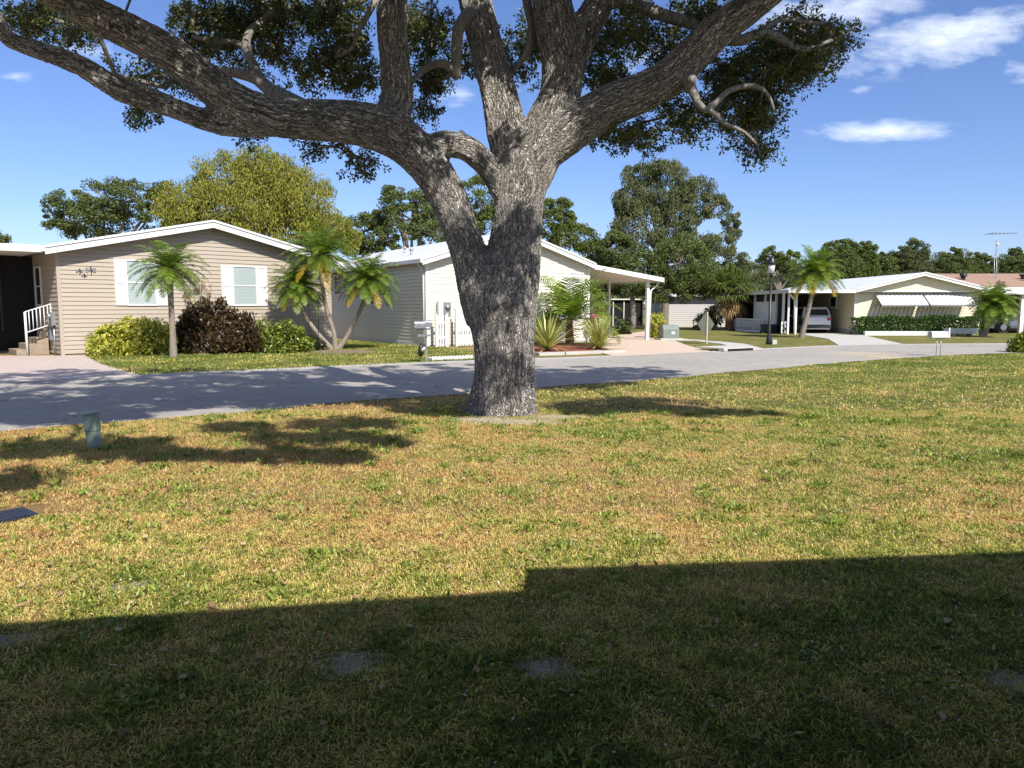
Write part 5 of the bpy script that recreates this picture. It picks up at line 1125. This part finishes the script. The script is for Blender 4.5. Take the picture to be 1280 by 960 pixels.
# cable pedestal on the near lawn
b = G(118, 560); r = empty('cable_pedestal', b, 'small leaning sage-green cable pedestal on the lawn near the road', 'utility box'); Y = b[1]
tp0 = P(119, 562, Y); tp1 = P(113, 516, Y); ax = (tp1-tp0); Lp = np.linalg.norm(ax); ax /= Lp; r2 = np.array([.14, 0, 0])/2; uu = np.array([1, 0, 0.])-ax*ax[0]; uu /= np.linalg.norm(uu); vv = np.cross(ax, uu)
def obox(mb, c0, c1, w, d): mb.add([c+uu*a*w/2+vv*b_*d/2 for c in (c0, c1) for a, b_ in ((-1, -1), (1, -1), (1, 1), (-1, 1))], BOXF)
m = MB(); obox(m, tp0, tp0+ax*Lp*.52, .125, .11); m.build('base', M['sageplastic'], r, .012)
m = MB(); obox(m, tp0+ax*Lp*.5, tp1-ax*.02, .14, .125); m.build('cover', M['sageplastic'], r, .015); m = MB(); obox(m, tp1-ax*.022, tp1+ax*.012, .155, .14); m.build('cap', M['sageplastic'], r, .01)
# black valve box cover flush with the lawn
pl = [G(-28, 652), G(0, 657), G(50, 645), G(53, 637), G(20, 639), G(-28, 645)]; 
r = empty('valve_box', G(12, 648), 'flat black valve box lid sunk in the lawn at the left edge', 'utility cover')
qa, qb = G(-30, 661), G(51, 645); fv = Fr(qa, qb-qa); Lv = np.linalg.norm((qb-qa)[:2]); m = MB(); m.fbox(fv, 0, Lv, -.34, 0, .0, .016); m.build('rim', M['blackplastic'], r, .006); m = MB(); m.fbox(fv, .015, Lv-.015, -.325, -.015, .0165, .02)
for k in range(9): m.fbox(fv, .03+k*(Lv-.06)/9, .05+k*(Lv-.06)/9, -.31, -.03, .02, .022)
m.build('lid', M['blackplastic'], r)
# pole with wires seen over the tan carport is omitted: not in the photo

# ------------------------------------------------------------------ the home behind the photographer, whose roof shades the foreground
hz = 3.05
def up(g): return np.array([g[0]-SH[0]*hz, g[1]-SH[1]*hz])
e = [up(G(1280, 691)), up(G(655, 713)), up(G(650, 740)), up(G(0, 781))]
ex = e[0]-e[1]; ex /= np.linalg.norm(ex); er = e[0]+ex*8; el_ = e[3]-e[2]; el_ /= np.linalg.norm(el_); ell = e[3]+el_*8
nb = empty('mobile_home', (0, -4, 0), 'home behind the viewer whose roof edge shades the foreground grass', 'house')
m = MB(); m.prism([(*er, hz-.12), (*e[0], hz-.12), (*e[1], hz-.12), (*e[2], hz-.12), (*e[3], hz-.12), (*ell, hz-.12), (-12, -9, hz-.12), (14, -9, hz-.12)], (0, 0, .12)); m.build('roof', M['soffit'], nb)
m = MB(); m.box((-11.5, -8.5, 0), (13.5, -3.2, hz-.13)); m.build('wall', M['tan'], nb)
for x in (-8, 9): m = MB(); m.box((x, -1.2, 0), (x+.12, -1.08, hz-.12)); m.build('porch_post', M['white'], nb)
# ------------------------------------------------------------------ grass
def grass(name, n, x0, x1, y0, y1, h, w, seed, mat, clip=True, poly=None, near=False, dens=None):
    rs = np.random.RandomState(seed); y = np.sqrt(rs.uniform(y0**2, y1**2, n)) if clip else rs.uniform(y0, y1, n)
    x = rs.uniform(-1, 1, n)*(y*.74+.6) if clip else rs.uniform(x0, x1, n)
    keep = ~inpoly(x, y, ROAD) if poly is None else inpoly(x, y, poly)
    if poly is None:
        keep &= ((x-oak.location.x)**2+(y-D0)**2 > .62**2) & ~inpoly(x, y, PED)
        for bx, by, rx, ry in BAREW:
            q = ((x-bx)/rx)**2+((y-by)/ry)**2; keep &= (q > .55+rs.uniform(-.5, .9, n)) | (rs.uniform(0, 1, n) < .22)
        # only this side of the road
        keep &= y < np.interp(x, [p[0] for p in NEs], [p[1] for p in NEs])
    x, y = x[keep], y[keep]; n = len(x)
    # clumping: pull blades towards tuft centres
    gx = np.floor(x*14)+.5; gy = np.floor(y*14)+.5; hsh = np.abs(np.sin(gx*12.9898+gy*78.233)*43758.5453) % 1
    hs2 = np.abs(np.sin(np.floor(x*3.1)*39.3+np.floor(y*3.1)*11.13)*15731.7) % 1
    az = rs.uniform(0, 2*PI, n); lean = rs.uniform(.35, 1.5, n); L = h*rs.uniform(.5, 1.25, n)*(.65+.6*hsh)*(.8+.35*hs2); W = w*rs.uniform(.6, 1.2, n)
    d = np.c_[np.cos(az)*np.sin(lean), np.sin(az)*np.sin(lean), np.cos(lean)]; s = np.c_[-np.sin(az+rs.uniform(-1, 1, n)), np.cos(az), rs.uniform(-.3, .3, n)]; s /= np.linalg.norm(s, axis=1)[:, None]
    b = np.c_[x, y, rs.uniform(0, .012, n)]; Wc = W[:, None]; Lc = L[:, None]
    rnd = .75*rs.uniform(0, 1, n)+.25*hsh
    if near:
        mid = b+d*Lc*.55; tip = mid+(d*np.array([1, 1, .35])+np.array([0, 0, -.1]))*Lc*.5
        tip[:, 2] = np.maximum(tip[:, 2], .004)
        V = np.empty((n, 5, 3)); V[:, 0] = b-s*Wc*.35; V[:, 1] = b+s*Wc*.35; V[:, 2] = mid+s*Wc*.5; V[:, 3] = mid-s*Wc*.5; V[:, 4] = tip; k = np.arange(n)[:, None]*5
        T3 = np.vstack([k+np.array([[0, 1, 2]]), k+np.array([[0, 2, 3]]), k+np.array([[3, 2, 4]])]); me = fastmesh(name, V.reshape(-1, 3), None, T3, rnd=np.tile(rnd, 3))
    else:
        V = np.empty((n, 3, 3)); V[:, 0] = b-s*Wc*.5; V[:, 1] = b+s*Wc*.5; V[:, 2] = b+d*Lc; me = fastmesh(name, V.reshape(-1, 3), None, np.arange(3*n).reshape(-1, 3), rnd=rnd)
    return tag(link(name, me, mat), kind='stuff')
PED = [G(-32, 664), G(54, 647), G(60, 631), G(-32, 640)]
NEs = sorted([tuple(p) for p in NE])
grass('lawn_grass', 360000, 0, 0, 2.2, 5.6, .038, .0048, 1, M['blade'], near=True)
grass('lawn_grass', 560000, 0, 0, 5.4, 11.5, .032, .0068, 2, M['blade'])
grass('lawn_grass', 260000, 0, 0, 11.3, 27, .045, .02, 3, M['blade'])
fx0 = min(p[0] for p in FRONT); fx1 = max(p[0] for p in FRONT); fy0 = min(p[1] for p in FRONT); fy1 = max(p[1] for p in FRONT)
grass('front_lawn_grass', 70000, fx0, fx1, fy0, fy1, .06, .03, 4, M['bladefront'], clip=False, poly=FRONT)
def weeds():
    rs = np.random.RandomState(55); nC = 520; cy = np.sqrt(rs.uniform(2.4**2, 11.2**2, nC)); cx = rs.uniform(-1, 1, nC)*cy*.72; k = rs.randint(18, 70, nC); rad = rs.uniform(.03, .13, nC)
    x = np.repeat(cx, k); y = np.repeat(cy, k); R = np.repeat(rad, k); n = len(x); x = x+rs.normal(size=n)*R; y = y+rs.normal(size=n)*R
    keep = (y < np.interp(x, [p[0] for p in NEs], [p[1] for p in NEs])) & ~inpoly(x, y, PED) & ((x-oak.location.x)**2+(y-D0)**2 > .7**2)
    for bx, by, rx, ry in BAREW: keep &= ((x-bx)/rx)**2+((y-by)/ry)**2 > .8
    x, y = x[keep], y[keep]; n = len(x); az = rs.uniform(0, 2*PI, n); ln = rs.uniform(.5, 1.45, n); d = np.c_[np.cos(az)*np.sin(ln), np.sin(az)*np.sin(ln), np.cos(ln)]
    L = rs.uniform(.02, .05, n)*(1+.05*y); c = np.c_[x, y, rs.uniform(.012, .03, n)]+d*L[:, None]*.5
    o = leaves_obj('lawn_weeds', c, L, L*.3, M['weed'], None, rs, dirs=d, nrm=np.c_[np.zeros(n), np.zeros(n), np.ones(n)]+rs.normal(size=(n, 3))*.3); tag(o, kind='stuff')
M['weed'] = leafmat('weed_leaves', [(.15, (.07, .12, .02)), (.5, (.17, .24, .035)), (.8, (.3, .36, .06)), (1., (.45, .45, .14))], .25, .5, pscale=2.5)
weeds()
# petals and fallen leaves
def scatter(name, n, size, seed, mat, ymax, clump):
    rs = np.random.RandomState(seed); cy = np.sqrt(rs.uniform(2.5**2, ymax**2, n//clump)); cx = rs.uniform(-1, 1, n//clump)*cy*.72
    if mat == 'flower': cx = np.where(rs.uniform(size=len(cx)) < .6, np.abs(cx), cx)
    x = np.repeat(cx, clump)+rs.normal(size=(n//clump)*clump)*(.22 if clump > 1 else 0); y = np.repeat(cy, clump)+rs.normal(size=(n//clump)*clump)*(.2 if clump > 1 else 0)
    k = (~inpoly(x, y, ROAD)) & ((x-oak.location.x)**2+(y-D0)**2 > .7**2) & (y < np.interp(x, [p[0] for p in NEs], [p[1] for p in NEs])); x = x[k]; y = y[k]
    c = np.c_[x, y, rs.uniform(.025, .05, len(x))]; dv = rs.normal(size=(len(x), 3))*np.array([1, 1, .3]); nm = rs.normal(size=(len(x), 3))*.35+np.array([0, 0, 1.])
    o = leaves_obj(name, c, size, size*(.55 if mat == 'litter' else .9), M[mat], None, rs, dirs=dv, nrm=nm); tag(o, kind='stuff')
scatter('clover_flowers', 2600, .014, 5, 'flower', 13, 5)
scatter('fallen_leaves', 420, .055, 6, 'litter', 9, 1)

# ------------------------------------------------------------------ sky, sun, camera
sc = bpy.context.scene
w = bpy.data.worlds.new('World'); sc.world = w; w.use_nodes = True; nt = w.node_tree; nt.nodes.clear()
t = NT.__new__(NT); t.t = nt
out = nt.nodes.new('ShaderNodeOutputWorld'); bg = nt.nodes.new('ShaderNodeBackground'); sky = nt.nodes.new('ShaderNodeTexSky')
sky.sky_type = 'NISHITA'; sky.sun_disc = False; sky.sun_elevation = SUN_EL; sky.sun_rotation = PI-SUN_AZ   # measured clockwise from +Y
sky.altitude = 0; sky.air_density = 1.0; sky.dust_density = .35; sky.ozone_density = 3.2
tc = nt.nodes.new('ShaderNodeTexCoord').outputs['Generated']; sx = nt.nodes.new('ShaderNodeSeparateXYZ'); nt.links.new(tc, sx.inputs[0])
ys = t.math('MAXIMUM', sx.outputs[1], .05); u = t.math('DIVIDE', sx.outputs[0], ys); v = t.math('DIVIDE', sx.outputs[2], ys)
cb = nt.nodes.new('ShaderNodeCombineXYZ'); nt.links.new(u, cb.inputs[0]); nt.links.new(v, cb.inputs[1])
def uv(px, py): r = ray(px, py); return r[0]/r[1], r[2]/r[1]
tot = None
for (px, py, rx, ry, st, sl) in ((1105, 163, 110, 17, 1.0, .02), (1185, 48, 190, 42, 1., .2), (1030, 15, 150, 34, .85, .1), (1275, 88, 30, 22, .7, 0), (1075, 113, 22, 9, .45, 0), (125, 66, 80, 18, .7, -.1), (20, 96, 40, 8, .5, 0), (580, 118, 50, 22, .75, 0), (640, 110, 60, 20, .5, 0), (430, 95, 60, 20, .4, 0), (795, 75, 50, 25, .5, 0), (1240, 10, 140, 30, .35, .2)):
    a, b = uv(px, py); mp = nt.nodes.new('ShaderNodeMapping'); mp.vector_type = 'TEXTURE'; mp.inputs['Location'].default_value = (a, b, 0); mp.inputs['Rotation'].default_value = (0, 0, sl); mp.inputs['Scale'].default_value = (rx/F, ry/F, 1)
    nt.links.new(cb.outputs[0], mp.inputs[0]); ln = nt.nodes.new('ShaderNodeVectorMath'); ln.operation = 'LENGTH'; nt.links.new(mp.outputs[0], ln.inputs[0])
    q = t.mr(ln.outputs['Value'], 1.0, .0, 0, st); tot = q if tot is None else t.math('MAXIMUM', tot, q)
ns = t.noise(t.scale(cb.outputs[0], (1, 3.2, 1)), 6.5, 9, .62, .5); ns2 = t.noise(t.scale(cb.outputs[0], (1, 2.4, 1)), 26, 7, .6, .3)
cn = t.math('ADD', t.math('MULTIPLY', ns, .62), t.math('MULTIPLY', ns2, .38)); cf = t.math('ADD', cn, t.math('MULTIPLY', t.math('SUBTRACT', tot, 1.), .3)); cf = t.math('MULTIPLY', t.mr(cf, .25, .6, 0, .8), t.mr(tot, 0, .25))
skc = t.mix(1., sky.outputs[0], (.74, .8, 1.05), 'MULTIPLY')
hi = t.mr(t.math('SUBTRACT', sx.outputs[2], t.math('MULTIPLY', sx.outputs[1], .55)), .1, .55, 0, 1); hn = t.noise(t.scale(tc, (1, 1, 2)), 2.2, 8, .65, .6)  # added cloud veil overhead and behind the camera, unseen, for neutral fill light
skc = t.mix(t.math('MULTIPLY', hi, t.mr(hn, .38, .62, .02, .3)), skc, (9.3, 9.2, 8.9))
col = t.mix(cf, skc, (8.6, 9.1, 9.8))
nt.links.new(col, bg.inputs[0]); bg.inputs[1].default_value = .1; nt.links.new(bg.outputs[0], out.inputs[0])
sl = bpy.data.lights.new('sun', 'SUN'); sl.energy = 4.9; sl.angle = math.radians(.53); sl.color = (1., .95, .86); so_ = bpy.data.objects.new('sun', sl); C.objects.link(so_)
so_.rotation_euler = Vector(tuple(sun_dir)).to_track_quat('Z', 'Y').to_euler()
cd = bpy.data.cameras.new('camera'); cam = bpy.data.objects.new('camera', cd); C.objects.link(cam); cd.sensor_width = 36; cd.lens = 36*F/1280; cd.clip_start = .05; cd.clip_end = 5000
cam.location = (0, 0, CH); cam.rotation_euler = (PI/2-PITCH, 0, 0); sc.camera = cam
sc.view_settings.view_transform = 'Standard'; sc.view_settings.look = 'None'; sc.view_settings.exposure = .6; sc.view_settings.gamma = 1
sc.cycles.max_bounces = 5; sc.cycles.diffuse_bounces = 2; sc.cycles.glossy_bounces = 2; sc.cycles.transmission_bounces = 2; sc.cycles.transparent_max_bounces = 4
